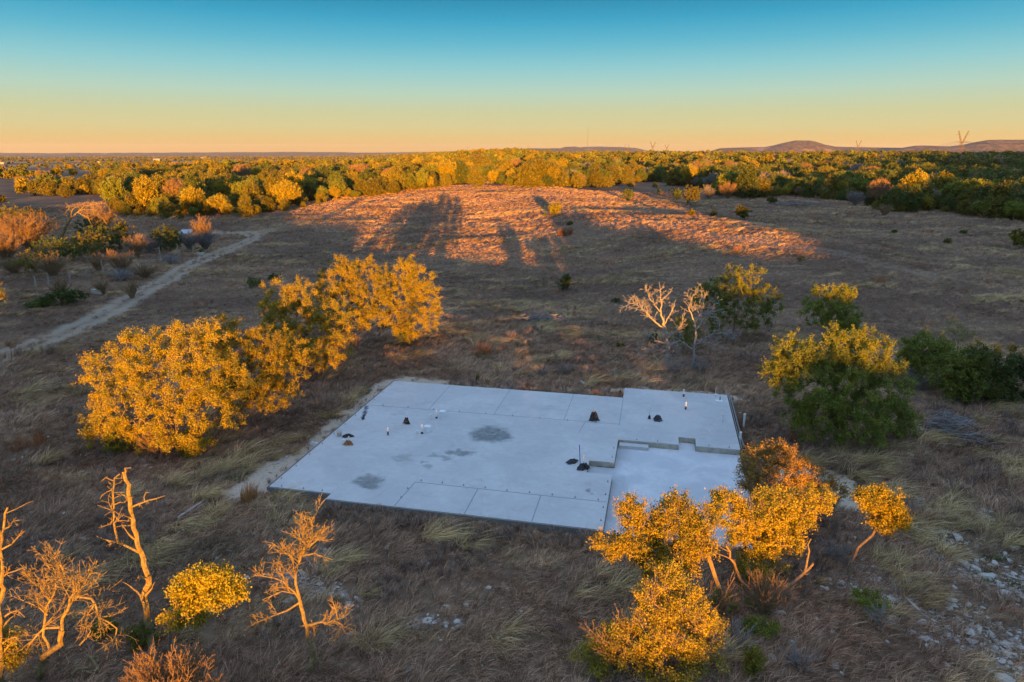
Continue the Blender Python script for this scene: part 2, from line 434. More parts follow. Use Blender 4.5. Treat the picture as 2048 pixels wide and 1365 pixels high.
hills('hills', 'conical flat topped butte on the horizon', 1420, 1850, [(1420, 303), (1440, 297), (1500, 295), (1530, 294.5), (1548, 291), (1560, 288), (1578, 284), (1590, 281.5), (1620, 281.5), (1632, 284), (1650, 290), (1672, 294), (1720, 295), (1800, 296), (1850, 303)], 5200, 1500)
hills('hills', 'long scrubby ridge at the right end of the horizon', 1760, 2160, [(1760, 303), (1800, 297), (1830, 292.5), (1850, 292), (1900, 293), (1930, 289), (1955, 284), (1975, 280.5), (2000, 279.5), (2048, 280), (2120, 284), (2160, 300)], 4200, 1500)
hills('hills', 'low flat mesas on the horizon beside the radio mast', 960, 1300, [(960, 303), (1000, 299), (1012, 297.5), (1022, 297), (1035, 299), (1060, 297.5), (1090, 297.5), (1122, 296.5), (1130, 294), (1150, 293.5), (1160, 295.5), (1172, 294.5), (1200, 294), (1240, 294.5), (1270, 296), (1300, 303)], 9000, 2500)
hills('hills', 'faint low rise on the left horizon', -120, 760, [(-120, 306), (0, 306), (60, 307), (200, 306.5), (400, 305.5), (600, 304.5), (760, 306)], 12000, 3500, base=-60)

# ------------------------------------------------------------------ concrete foundation
MAIN = [(-20.05, 30.05), (-16.4, 30.05), (-16.4, 29.45), (-1.95, 29.45), (-1.95, 35.4), (-3.4, 35.4), (-3.4, 37.0), (-1.95, 37.0),
        (-1.95, 40.42), (1.78, 40.42), (1.78, 41.62), (2.83, 41.62), (2.83, 40.42), (5.45, 40.42), (5.45, 50.35), (-2.1, 50.35), (-2.1, 48.15), (-20.05, 48.15)]
cm, nt, b = mat('broom finished concrete')
tc = N(nt, 'ShaderNodeTexCoord').outputs['Object']
n1 = noise(nt, tc, .35, 5, .6, .4); n2 = noise(nt, tc, 3.0, 6, .7); n3 = noise(nt, tc, 14, 4, .7)
c = mixc(nt, mapr(nt, n1, .35, .68), (.50, .495, .48), (.60, .59, .57))
c = mixc(nt, mapr(nt, n2, .3, .75, 0, .35), c, (.44, .435, .43)); c = mixc(nt, mapr(nt, n3, .35, .7, 0, .3), c, (.55, .535, .51))
mw = N(nt, 'ShaderNodeMapping'); mw.inputs['Scale'].default_value = (.15, 5, 1); nt.links.new(tc, mw.inputs[0])
c = mixc(nt, mapr(nt, noise(nt, mw.outputs[0], 1.2, 5, .7), .5, .75, 0, .25), c, (.37, .37, .37))
wob = N(nt, 'ShaderNodeTexNoise'); wob.inputs['Scale'].default_value = 1.6; wob.inputs['Detail'].default_value = 5; nt.links.new(tc, wob.inputs['Vector'])
wv = N(nt, 'ShaderNodeVectorMath', operation='MULTIPLY_ADD'); nt.links.new(wob.outputs['Color'], wv.inputs[0]); wv.inputs[1].default_value = (1.2, 1.5, 0); wv.inputs[2].default_value = (-.6, -.75, 0)
wa = N(nt, 'ShaderNodeVectorMath', operation='ADD'); nt.links.new(tc, wa.inputs[0]); nt.links.new(wv.outputs[0], wa.inputs[1])
STAINS = [(-10.1, 39.5, 1.35, 1.35, .9), (-9.4, 39.2, .9, .8, .9), (-11.3, 36.4, .95, .40, .75), (-12.2, 35.6, .8, .25, .5), (-11.7, 35.4, .4, .25, .55), (-15.1, 31.7, .95, .85, .8),
          (-14.3, 34.9, .6, .35, .35), (-14.2, 35.1, .35, .6, .3), (-12.9, 34.7, .35, .18, .5), (-12.5, 34.2, .4, .28, .45), (-17.0, 41.5, .7, .4, .2), (-3.0, 33.2, .25, .14, .6), (-2.7, 32.9, .2, .12, .5), (-7.0, 44.8, .9, .5, .12)]
tot = None
for a_, b_, ra, rb, k in STAINS:
    sb = N(nt, 'ShaderNodeVectorMath', operation='SUBTRACT'); nt.links.new(wa.outputs[0], sb.inputs[0]); sb.inputs[1].default_value = (a_, b_, 0)
    ml = N(nt, 'ShaderNodeVectorMath', operation='MULTIPLY'); nt.links.new(sb.outputs[0], ml.inputs[0]); ml.inputs[1].default_value = (1 / ra, 1 / rb, 0)
    ln = N(nt, 'ShaderNodeVectorMath', operation='LENGTH'); nt.links.new(ml.outputs[0], ln.inputs[0])
    v = mapr(nt, ln.outputs['Value'], 1.25, .6, 0, k)
    tot = v if tot is None else math_(nt, 'MAXIMUM', tot, v)
tot = math_(nt, 'MULTIPLY', tot, mapr(nt, n2, .3, .7, .75, 1))
c = mixc(nt, tot, c, (.10, .125, .12))
n5 = noise(nt, tc, .9, 7, .75, 1.5)
c = mixc(nt, mapr(nt, n5, .52, .66, 0, .35), c, (.40, .36, .31)); c = mixc(nt, mapr(nt, n5, .46, .36, 0, .3), c, (.66, .65, .64))
nt.links.new(c, b.inputs['Base Color']); b.inputs['Roughness'].default_value = .85
bp = N(nt, 'ShaderNodeBump'); bp.inputs['Strength'].default_value = .25; bp.inputs['Distance'].default_value = .01; nt.links.new(n3, bp.inputs['Height']); nt.links.new(bp.outputs[0], b.inputs['Normal'])
M['conc'] = cm
gm, nt, b = mat('garage concrete')
tc = N(nt, 'ShaderNodeTexCoord').outputs['Object']
n1 = noise(nt, tc, .5, 5, .6, .6); n2 = noise(nt, tc, 3.0, 6, .7)
c = mixc(nt, mapr(nt, n1, .35, .65), (.54, .55, .56), (.68, .68, .68)); c = mixc(nt, mapr(nt, n2, .4, .7, 0, .35), c, (.50, .50, .52))
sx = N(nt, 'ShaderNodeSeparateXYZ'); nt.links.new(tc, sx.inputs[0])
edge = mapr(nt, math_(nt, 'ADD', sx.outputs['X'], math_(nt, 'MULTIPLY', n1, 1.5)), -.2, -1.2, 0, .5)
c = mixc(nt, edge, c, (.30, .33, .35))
nt.links.new(c, b.inputs['Base Color']); b.inputs['Roughness'].default_value = .85
M['gconc'] = gm
wm_, nt, b = mat('stem wall concrete')
tc = N(nt, 'ShaderNodeTexCoord').outputs['Object']
n1 = noise(nt, tc, 2.5, 5, .6); sx = N(nt, 'ShaderNodeSeparateXYZ'); nt.links.new(tc, sx.inputs[0])
c = mixc(nt, mapr(nt, n1, .35, .65), (.36, .32, .25), (.50, .46, .38))
c = mixc(nt, math_(nt, 'MULTIPLY', mapr(nt, math_(nt, 'ADD', sx.outputs['Z'], math_(nt, 'MULTIPLY', n1, .25)), .30, .20), mapr(nt, noise(nt, tc, .55, 3), .52, .6)), c, (.16, .10, .06))
nt.links.new(c, b.inputs['Base Color']); M['stem'] = wm_
M['joint'] = simple('dark control joint', (.27, .29, .31), .9)
M['steel'] = simple('galvanised bolt', (.25, .25, .26), .5, metallic=.6)
M['form'] = simple('weathered form board', (.22, .20, .18), .9, .4, 8)

slab = empty('house_foundation', (0, 0, 0), 'large stepped blue grey concrete house slab lying in the dry grass clearing', 'foundation')
slab.rotation_euler = (0, 0, TH)
# top sheet and stem walls
mb = MB(); mb.prism(MAIN, .0, SLAB_Z); body = mb.build('stem_wall', M['stem'], slab)
tv = np.array([[x, y, SLAB_Z + .004] for x, y in MAIN]); 
def inset_top():
    mbt = MB(); mbt.prism(MAIN, SLAB_Z - .03, SLAB_Z + .004); return mbt
def grow(poly, d):
    """offset a rectilinear ring (counter clockwise) outward"""
    out = []; n = len(poly); A = sum(poly[i][0] * poly[(i + 1) % n][1] - poly[(i + 1) % n][0] * poly[i][1] for i in range(n)) / 2
    sg = 1 if A > 0 else -1
    for i in range(n):
        p0, p1, p2 = poly[i - 1], poly[i], poly[(i + 1) % n]
        def nrm(a, b): dx, dy = b[0] - a[0], b[1] - a[1]; L = math.hypot(dx, dy); return (sg * dy / L, -sg * dx / L)
        n1_, n2_ = nrm(p0, p1), nrm(p1, p2)
        out.append((p1[0] + d * (n1_[0] + n2_[0]), p1[1] + d * (n1_[1] + n2_[1])))
    return out
MB().prism(grow(MAIN, .004), SLAB_Z - .035, SLAB_Z + .006).build('main_slab', M['conc'], slab)
garage_poly = [(-3.38, 29.75), (5.5, 29.75), (5.9, 31.5), (6.1, 34), (6.0, 37), (5.7, 39), (5.43, 40.4), (5.43, 41.7), (-3.38, 41.7)]
gpoly = [(-1.93, 29.85), (5.45, 29.85), (5.45, 40.40), (2.81, 40.40), (2.81, 41.60), (1.80, 41.60), (1.80, 40.40), (-1.93, 40.40), (-1.93, 36.98), (-3.38, 36.98), (-3.38, 35.42), (-1.93, 35.42)]
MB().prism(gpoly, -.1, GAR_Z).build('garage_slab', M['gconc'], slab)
# a small step slab against the stem wall in the garage corner
MB().box((-.95, 40.12, GAR_Z + .10), (1.8, .5, .2)).build('step', M['conc'], slab)
def joint(p, q, w=.035, z=SLAB_Z + .010):
    p = np.array(p); q = np.array(q); d = q - p; L = np.hypot(*d)
    MB().box((*(p + q) / 2, z - .001), (L, w, .006), math.atan2(d[1], d[0])).build('control_joint', M['joint'], slab)
for a, b_ in (((-19.9, 42.72), (-2.02, 42.95)), ((-15.4, 48.1), (-15.35, 42.8)), ((-10.63, 48.1), (-10.63, 42.84)), ((-5.75, 48.1), (-5.75, 42.9)),
              ((-2.08, 48.1), (-2.02, 42.8)), ((-12.47, 32.22), (-2.0, 32.2)), ((-12.47, 32.2), (-12.62, 29.5)), ((-8.9, 32.18), (-8.88, 29.5)), ((-5.46, 32.18), (-5.44, 29.5)), ((-4.3, 42.9), (-4.5, 41.0))):
    joint(a, b_, .05 if b_[1] < 33 else .035)
# framing strips along the edges
for c_, d_ in (((-20.13, 39.1, SLAB_Z - .10), (.05, 18.3, .2)), ((-18.25, 29.99, SLAB_Z - .14), (3.7, .05, .24)), ((-9.2, 29.39, SLAB_Z - .14), (14.5, .05, .24)), ((5.55, 45.4, SLAB_Z - .10), (.06, 9.9, .2)), ((5.72, 45.4, SLAB_Z - .12), (.09, 9.9, .08))):
    MB().box(c_, d_).build('form_board', M['form'], slab)
rb = np.random.default_rng(5)
bolts = [(x, 32.38 + rb.uniform(-.05, .05)) for x in np.arange(-12.2, -2.2, 1.22)] + [(-20.0 + .12, y) for y in np.arange(31, 47.5, 1.6)] + [(x, 30.2) for x in (-19.4, -18.1, -17)] + \
        [(x, 42.86) for x in np.arange(-18.8, -3, 1.9)] + [(-12.6, 30.4), (-12.6, 31.4)] + [(-2.12, y) for y in (30.3, 31.6, 33, 34.5, 37.7, 39)] + [(x, 40.6) for x in (-.8, .5, 3.6, 4.8)]
for x, y in bolts:
    MB().lathe([(.0, .02), (.045, .02), (.045, .03), (.014, .032), (.014, .11), (0, .11)], (x, y, SLAB_Z), 6).build('anchor_bolt', M['steel'], slab)
# dark strip of spilled mortar on the left edge
ms = MB(); rs = np.random.default_rng(3); ms.box((-19.5, 41.25, SLAB_Z + .0095), (.12, 2.5, .004), .29)
for k in range(70):
    t = rs.random(); ms.box((-19.86 + .75 * t + rs.normal(0, .06), 42.5 - 2.5 * t + rs.normal(0, .05), SLAB_Z + .011), (rs.uniform(.05, .16), rs.uniform(.06, .2), .006), rs.uniform(0, 3))
ms.build('mortar_strip', simple('grey mortar crumbs', (.27, .28, .29), .9), slab)

# ------------------------------------------------------------------ pipes, plastic and boxes on the slab
M['pvc'] = simple('white pvc', (.78, .78, .76), .4, .05)
M['blackpipe'] = simple('black pipe collar', (.02, .02, .022), .5, .3)
M['plastic'] = simple('black plastic sheet', (.022, .022, .026), .3, .4, 9)
M['bluepex'] = simple('blue tubing', (.05, .12, .35), .4)
M['foam'] = simple('white foam box', (.80, .81, .82), .6, .05)
M['tan'] = simple('dusty cream tub', (.62, .55, .45), .7, .2)
M['ochre'] = simple('rusty orange fittings', (.36, .13, .04), .7, .5, 20)
def pipe(a, b_, h, r, label, collar=0, cap=True, z=SLAB_Z, lean=0, name='drain_pipe', mt='pvc'):
    x, y = W(a, b_)
    e = empty(name, (x, y, z), label, 'pipe', 'pipes standing up from the slab')
    prof = [(r, 0), (r, h)]
    pts = [(0, 0, 0), (lean * h * .5, 0, h * .5), (lean * h, 0, h)]
    MB().tube(pts, r, 12).build('pipe', M[mt], e)
    if cap: MB().lathe([(r * 1.18, h - .09), (r * 1.18, h + .01), (0, h + .015)], (lean * h, 0, 0), 12).build('cap', M[mt], e)
    if collar: MB().lathe([(r * 1.02, 0), (r * 1.45, .0), (r * 1.35, collar), (r * 1.02, collar + .01)], (0, 0, 0.002), 12).build('collar', M['blackpipe'], e)
    return e
def crumple(name, a, b_, size, h, label, seed, z=SLAB_Z, m_='plastic', cat='plastic sheet', group='black plastic sheets on the slab', k=26):
    rn = np.random.default_rng(seed); x, y = W(a, b_)
    size *= .88; h *= .8
    nr_ = 9; V = [[0, 0, h]]; an = np.arange(k) * 2 * math.pi / k
    ph = rn.uniform(0, 6, 4)
    for j in range(1, nr_ + 1):
        t = j / nr_
        rad = size * (.25 + .75 * t ** 1.15) * (t > 0) * (1 + .34 * np.sin(2 * an + ph[0]) + .16 * np.sin(7 * an + ph[1]) + .12 * rn.normal(size=k)) * (1 if t < 1 else 1.05)
        zz = h * np.clip(1 - t ** 1.6, 0, 1) * (1 + .30 * np.sin(3 * an + ph[2]) * t + .16 * np.sin(7 * an + ph[3])) + .012 + .09 * h * np.abs(rn.normal(size=k)) * (t > .2)
        V += [[r_ * math.cos(q) + .12 * size * (1 - t) * math.cos(ph[1]), r_ * .62 * math.sin(q), max(.012, z_)] for r_, q, z_ in zip(rad, an, zz)]
    Q = []; T = [[0, 1 + i, 1 + (i + 1) % k] for i in range(k)]
    for j in range(nr_ - 1):
        o = 1 + j * k
        Q += [[o + i, o + k + i, o + k + (i + 1) % k, o + (i + 1) % k] for i in range(k)]
    me = mesh_np(name, np.array(V), [np.array(Q), np.array(T)], [M[m_]])
    o = obj(name, me, None, (x, y, z)); return tag(o, label, cat, group)
pipe(-16.41, 37.95, .52, .035, 'thin pipe with black foot standing alone left of the two white boxes', .26)
pipe(-14.66, 38.55, .22, .055, 'short white pipe stub left of the nearer white box', 0)
pipe(-14.36, 38.65, .62, .055, 'tall white pipe with black collar beside the nearer white box', .12)
pipe(-14.60, 41.15, .34, .06, 'short white pipe stub left of the farther white box', 0)
pipe(-14.28, 41.35, .58, .05, 'tall white pipe with black collar beside the farther white box', .12)
for (a, b_), w_ in (((-14.13, 39.05), 'nearer'), ((-14.0, 41.8), 'farther')):
    x, y = W(a, b_)
    e = empty('plumbing_box', (x, y, SLAB_Z), f'{w_} of the two square white boxes among pipes on the left half of the slab', 'box', 'white boxes on the slab')
    bx = MB()
    for sx_, sy_, dx, dy in ((0, -.17, .36, .03), (0, .17, .36, .03), (-.165, 0, .03, .31), (.165, 0, .03, .31)): bx.box((sx_, sy_, .18), (dx, dy, .36))
    bx.build('box_wall', M['foam'], e, smooth=False).rotation_euler = (0, 0, TH)
    MB().box((0, 0, .375), (.40, .40, .028)).build('lid', M['foam'], e).rotation_euler = (0, 0, TH)
crumple('plastic_sheet', -15.93, 40.0, .22, .50, 'upright lump of black plastic left of the white boxes', 1)
crumple('plastic_sheet', -3.74, 43.2, .30, .72, 'tall black plastic draped over a pipe near the back joint', 2)
pipe(-3.80, 43.45, 1.0, .045, 'white pipe poking out of tall black plastic near the back joint', 0)
crumple('plastic_sheet', -3.6, 35.75, .36, .42, 'black plastic bundled round the pipe at the garage notch', 3)
pipe(-3.62, 36.0, .95, .04, 'white pipe rising from black plastic at the garage notch', 0)
pipe(-3.86, 36.3, 1.25, .025, 'slim tall blue tube beside the garage notch', 0, cap=False, mt='bluepex', lean=-.06)
crumple('plastic_sheet', -4.35, 36.5, .42, .22, 'flat scrap of black plastic left of the garage notch', 4)
crumple('plastic_sheet', .45, 44.2, .40, .42, 'black plastic blown out from a white pipe in the right wing', 5)
crumple('plastic_sheet', -.10, 44.3, .10, .30, 'narrow black wrap at the foot of a white pipe in the right wing', 6)
pipe(-.12, 44.7, .85, .05, 'white pipe with blown black plastic in the right wing', 0)
pipe(2.28, 49.35, .55, .05, 'white pipe near the back edge of the right wing', .2)
pipe(2.36, 46.7, .55, .045, 'white pipe with a black foot in the middle of the right wing', .22)
pipe(4.72, 44.8, .55, .045, 'plain white pipe near the right edge of the slab', 0)
pipe(4.6, 50.0, .75, .02, 'thin rod at the back right corner of the slab', 0, cap=False)
pipe(4.62, 49.9, .16, .09, 'stubby white pipe at the back right corner of the slab', 0)
x, y = W(4.78, 48.85)
e = empty('shower_pan', (x, y, SLAB_Z), 'low white pan with short drain in the right wing', 'pan'); mbp = MB(); mbp.box((0, 0, .03), (.5, .38, .06)); mbp.build('pan', M['foam'], e).rotation_euler = (0, 0, TH)
MB().lathe([(.03, .06), (.03, .34), (0, .34)], (.08, .08, 0), 10).build('drain', M['blackpipe'], e)
for a, b_, hh, lb in ((6.15, 45.2, .95, 'white cleanout pipe with brown foot standing in weeds beyond the right edge'), (5.62, 42.3, .8, 'white pipe against the right edge boards of the slab')):
    pipe(a, b_, hh, .07, lb, 0, z=0.05)
crumple('plastic_sheet', 5.75, 40.7, .40, .55, 'black plastic caught at the right front corner of the slab', 8, z=.05)
crumple('plastic_sheet', -2.35, 49.0, .22, .75, 'small black plastic at the step in the back edge', 9, z=.05)
x, y = W(-19.4, 37.15)
e = empty('tub', (x, y, SLAB_Z), 'cream coloured tub at the left edge of the slab', 'tub')
MB().lathe([(0, .01), (.13, .01), (.165, .27), (.175, .28), (.15, .27), (.12, .03), (0, .03)], (0, 0, 0), 16).build('bucket', M['tan'], e, smooth=True)
MB().tube([(-.17, 0, .26), (-.1, .1, .36), (.1, .1, .36), (.17, 0, .26)], .008, 6).build('handle', M['steel'], e)
crumple('cloth_heap', -18.78, 37.15, .34, .22, 'dark brown rag heap right of the cream tub', 11, m_='blackpipe', cat='rag', group=None)
crumple('fittings_heap', -18.25, 36.0, .26, .34, 'rusty orange pile of fittings in front of the cream tub', 12, m_='ochre', cat='scrap heap', group=None, k=16)
pipe(-18.35, 36.35, .42, .04, 'thin white pipe behind the rusty orange pile', 0, cap=False)
x, y = W(-18.62, 36.1)
tag(MB().box((0, 0, .13), (.22, .05, .26), TH).box((0, .1, .13), (.05, .2, .26), TH).build('box_panel', M['foam'], None, (x, y, SLAB_Z)), 'folded white cardboard panel against the rusty orange pile', 'panel')
x, y = W(-20.75, 36.3)
tag(MB().box((0, 0, .12), (.45, .05, .28), .3, .5).box((.15, .05, .08), (.1, .25, .2), .6).build('scrap_panel', M['foam'], None, (x, y, .02)), 'bent white scrap leaning outside the left edge of the slab', 'scrap')
# ------------------------------------------------------------------ plant generators
def tubes(P0, P1, r0, r1, k=5):
    """many tapered tubes at once"""
    P0, P1, r0, r1 = map(lambda a: np.asarray(a, float), (P0, P1, r0, r1))
    d = P1 - P0; L = np.linalg.norm(d, axis=1, keepdims=True) + 1e-9; d = d / L
    up = np.where(np.abs(d[:, 2:3]) > .9, [[1., 0, 0]], [[0, 0, 1.]])
    a = np.cross(d, up); a /= np.linalg.norm(a, axis=1, keepdims=True) + 1e-9; b_ = np.cross(d, a)
    an = np.arange(k) * 2 * math.pi / k
    off = np.cos(an)[None, :, None] * a[:, None] + np.sin(an)[None, :, None] * b_[:, None]
    A = P0[:, None] + off * r0[:, None, None]; B = P1[:, None] + off * r1[:, None, None]
    n = len(P0); V = np.concatenate([A, B], 1).reshape(-1, 3)
    base = (np.arange(n) * 2 * k)[:, None]; j = np.arange(k); jn = (j + 1) % k
    Q = np.stack([base + j, base + jn, base + k + jn, base + k + j], -1).reshape(-1, 4)
    return V, Q
def leaves(C, rn, L=.09, Wd=.05, droop=.0):
    """one four sided leaf at every centre"""
    n = len(C)
    a = rn.normal(size=(n, 3)); a /= np.linalg.norm(a, axis=1, keepdims=True) + 1e-9
    c_ = rn.normal(size=(n, 3)); b_ = np.cross(a, c_); b_ /= np.linalg.norm(b_, axis=1, keepdims=True) + 1e-9
    s = rn.uniform(.65, 1.35, (n, 1)); a = a * L * s / 2; b_ = b_ * Wd * s / 2
    V = np.stack([C - a, C + b_, C + a, C - b_], 1).reshape(-1, 3)
    return V, np.arange(4 * n).reshape(-1, 4)
class Skel:
    def __init__(s, trunk, rn):
        s.p = [np.array(q, float) for q in trunk]; s.par = [-1] + list(range(len(trunk) - 1)); s.rn = rn
        s.arr = np.array(s.p)
    def grow(s, targets, step=.45, wob=.09, first=1, bias=.25):
        base = s.p[0]
        order = np.argsort([np.linalg.norm(t - s.p[min(len(s.p) - 1, 2)]) for t in targets])
        P_ = list(s.p); par = list(s.par)
        arr = np.zeros((len(P_) + len(targets) * 14 + 50, 3)); n = len(P_); arr[:n] = P_
        plen = np.zeros(len(arr))
        for i in range(1, n): plen[i] = plen[par[i]] + np.linalg.norm(arr[i] - arr[par[i]])
        tips = []
        for ti in order:
            T = targets[ti]
            d = np.linalg.norm(arr[first:n] - T, axis=1) + bias * plen[first:n] * .35
            j = int(np.argmin(d)) + first
            v = T - arr[j]; L = np.linalg.norm(v); k = max(1, min(13, int(L / step + .5)))
            prev = j
            bow = s.rn.normal(size=3) * L * .10 + np.array([0, 0, L * .10])
            for q in range(1, k + 1):
                t = q / k
                pos = arr[j] + v * t + bow * math.sin(math.pi * t) + (s.rn.normal(size=3) * wob * min(1, L) if q < k else 0)
                if n >= len(arr):
                    arr = np.r_[arr, np.zeros((500, 3))]; plen = np.r_[plen, np.zeros(500)]
                arr[n] = pos; par.append(prev); plen[n] = plen[prev] + np.linalg.norm(pos - arr[prev]); prev = n; n += 1
            tips.append(prev)
        s.arr = arr[:n]; s.par = np.array(par); s.tips = np.array(tips)
        return s
    def radii(s, tip=.012, e=.42, rmax=.3):
        n = len(s.arr); cnt = np.zeros(n)
        child = np.bincount(s.par[1:], minlength=n)
        cnt[child == 0] = 1
        for i in range(n - 1, 0, -1): cnt[s.par[i]] += cnt[i]
        r = tip * np.maximum(cnt, 1) ** e
        return np.minimum(r, rmax)
    def wood(s, r, k=5, extra=None):
        i = np.arange(1, len(s.arr)); pa = s.par[i]
        r0 = np.minimum(r[pa], r[i] * 1.35)
        V, Q = tubes(s.arr[pa], s.arr[i], r0, r[i], k)
        return V, Q
def lobe_targets(lobes, n, rn, shell=.5):
    """lobes: (centre, radius xyz); fills each with points, mostly near its surface"""
    w = np.array([l[1][0] * l[1][1] + l[1][2] * l[1][0] for l in lobes]); w = w / w.sum()
    pts = []
    for (c_, r), q in zip(lobes, np.maximum(2, (w * n).astype(int))):
        d = rn.normal(size=(q, 3)); d /= np.linalg.norm(d, axis=1, keepdims=True)
        rad = shell + (1 - shell) * rn.random((q, 1)) ** .7
        bump = 1 + .18 * np.sin(d[:, :1] * 5 + c_[0]) * np.sin(d[:, 2:] * 6 + c_[2])
        pts.append(np.array(c_) + d * rad * bump * np.array(r))
    return np.concatenate(pts)
def sprigs(tips, center, rn, per=5, nl=14, L=.55, spread=.07):
    n = len(tips)
    out = tips - center; out /= np.linalg.norm(out, axis=1, keepdims=True) + 1e-9
    d = np.repeat(out, per, 0) * .8 + rn.normal(size=(n * per, 3)) * .75 + [0, 0, .25]
    d /= np.linalg.norm(d, axis=1, keepdims=True)
    Ls = L * rn.uniform(.5, 1.3, (n * per, 1))
    o = np.repeat(tips, per, 0)
    u = rn.random((n * per, nl, 1)) ** .8
    C = o[:, None] + d[:, None] * Ls[:, None] * u + rn.normal(size=(n * per, nl, 3)) * spread
    return C.reshape(-1, 3), o, o + d * Ls
def leafy_tree(name, cat, base, D, lobes_px, label, seed, leafmat='oak', n=170, trunk_px=None, per=5, nl=15, L=.5, leaf=(.082, .05), group=None,
               tr=.011, rmax=.22, spread=.07, bare=0.0, wood='bark', shell=.45, depth=1.0, base_xyz=None, twig_r=.006, flat=.85, grow_=1.08):
    """a tree whose crown lobes are given as (px, py, depth offset m, radius px)"""
    rn = np.random.default_rng(seed)
    b0 = G(*base) if base_xyz is None else np.array(base_xyz, float)
    if D is None: D = b0[1]
    lobes = []
    for px, py, dz, rp in lobes_px:
        rp = rp * grow_
        c_ = P(px, py, D + dz); ax = (D + dz) * math.cos(PITCH) + (CAM_H - c_[2]) * math.sin(PITCH)
        r = rp / FPX * ax; lobes.append((c_, (r, r * 1.0 * depth, r * flat)))
    cen = np.mean([l[0] for l in lobes], 0)
    if trunk_px: tk = [b0 - [0, 0, .2]] + [P(q[0], q[1], D + (q[2] if len(q) > 2 else 0)) for q in trunk_px]
    else:
        top = b0 + (cen - b0) * .55
        tk = [b0 - [0, 0, .2], b0 + (top - b0) * .35 + rn.normal(size=3) * .12, b0 + (top - b0) * .7 + rn.normal(size=3) * .15, top]
    T = lobe_targets(lobes, n, rn, shell)
    T = T[T[:, 2] > zt(T[:, 0], T[:, 1]) + .25]
    sk = Skel(tk, rn).grow(list(T), first=min(2, len(tk) - 1))
    r = sk.radii(tr, rmax=rmax)
    Vw, Qw = sk.wood(r, 6)
    tips = sk.arr[sk.tips]
    keep = rn.random(len(tips)) >= bare
    C, s0, s1 = sprigs(tips, cen - [0, 0, 1.0], rn, per, nl, L, spread)
    Vt, Qt = tubes(s0, s1, np.full(len(s0), twig_r * 1.4), np.full(len(s0), twig_r * .6), 3)
    km = np.repeat(keep, per * nl); C = C[km]
    Vl, Ql = leaves(C, rn, *leaf)
    o = empty(name, b0, label, cat, group)
    obj('trunk', mesh_np('trunk', np.r_[Vw, Vt] - b0, [np.r_[Qw, Qt + len(Vw)]], [M[wood]]), o)
    obj('crown', mesh_np('crown', Vl - b0, [Ql], [M[leafmat]]), o)
    return o
def twigtree(polys, rn, levels=3, dens=(3.0, 3.5, 4.0), ln=(.42, .42, .45), ang=.9, up=.25, rk=.55, minr=.008, crook=.22):
    """polys: list of (points (n,3), r0, r1). Grows crooked side branches. returns V,Q"""
    segs = []
    def add_poly(pts, r0, r1):
        n = len(pts); rad = np.linspace(r0, r1, n)
        for i in range(n - 1): segs.append((pts[i], pts[i + 1], rad[i], rad[i + 1]))
    cur = []
    for pts, r0, r1 in polys:
        pts = np.asarray(pts, float)
        # resample with wobble
        L = np.linalg.norm(np.diff(pts, axis=0), axis=1); cl = np.r_[0, np.cumsum(L)]
        m_ = max(4, int(cl[-1] / .25)); t = np.linspace(0, cl[-1], m_)
        q = np.c_[np.interp(t, cl, pts[:, 0]), np.interp(t, cl, pts[:, 1]), np.interp(t, cl, pts[:, 2])]
        q[1:-1] += rn.normal(size=(m_ - 2, 3)) * .035
        add_poly(q, r0, r1); cur.append((q, r0, r1, cl[-1]))
    for lv in range(levels):
        nxt = []
        for q, r0, r1, L in cur:
            nb = int(L * dens[lv] + rn.random())
            for b_ in range(nb):
                t = rn.uniform(.18 if lv else .3, 1.0); i = min(len(q) - 2, int(t * (len(q) - 1)))
                o = q[i]; d = q[i + 1] - q[i]; d /= np.linalg.norm(d) + 1e-9
                e_ = rn.normal(size=3); e_ -= d * e_.dot(d); e_ /= np.linalg.norm(e_) + 1e-9
                dd = d * math.cos(ang) + e_ * math.sin(ang) + [0, 0, up]; dd /= np.linalg.norm(dd)
                l_ = L * ln[lv] * (1.15 - .6 * t) * rn.uniform(.55, 1.25)
                rr0 = max(minr, (r0 + (r1 - r0) * t) * rk)
                k = max(3, int(l_ / .16)); k = min(k, 9); pts = [o]
                for s_ in range(k):
                    dd = dd + rn.normal(size=3) * crook; dd /= np.linalg.norm(dd); pts.append(pts[-1] + dd * l_ / k)
                pts = np.array(pts); add_poly(pts, rr0, minr * .6); nxt.append((pts, rr0, minr * .6, l_))
        cur = nxt
    A = np.array([s[0] for s in segs]); B = np.array([s[1] for s in segs]); ra = np.array([s[2] for s in segs]); rb_ = np.array([s[3] for s in segs])
    big = ra > .03
    dd_ = B - A; dd_ /= np.linalg.norm(dd_, axis=1, keepdims=True) + 1e-9; B = B + dd_ * (ra * .35)[:, None]; A = A - dd_ * (ra * .35)[:, None]
    V1, Q1 = tubes(A[big], B[big], ra[big], rb_[big], 7); V2, Q2 = tubes(A[~big], B[~big], ra[~big], rb_[~big], 4)
    return np.r_[V1, V2], np.r_[Q1, Q2 + len(V1)]
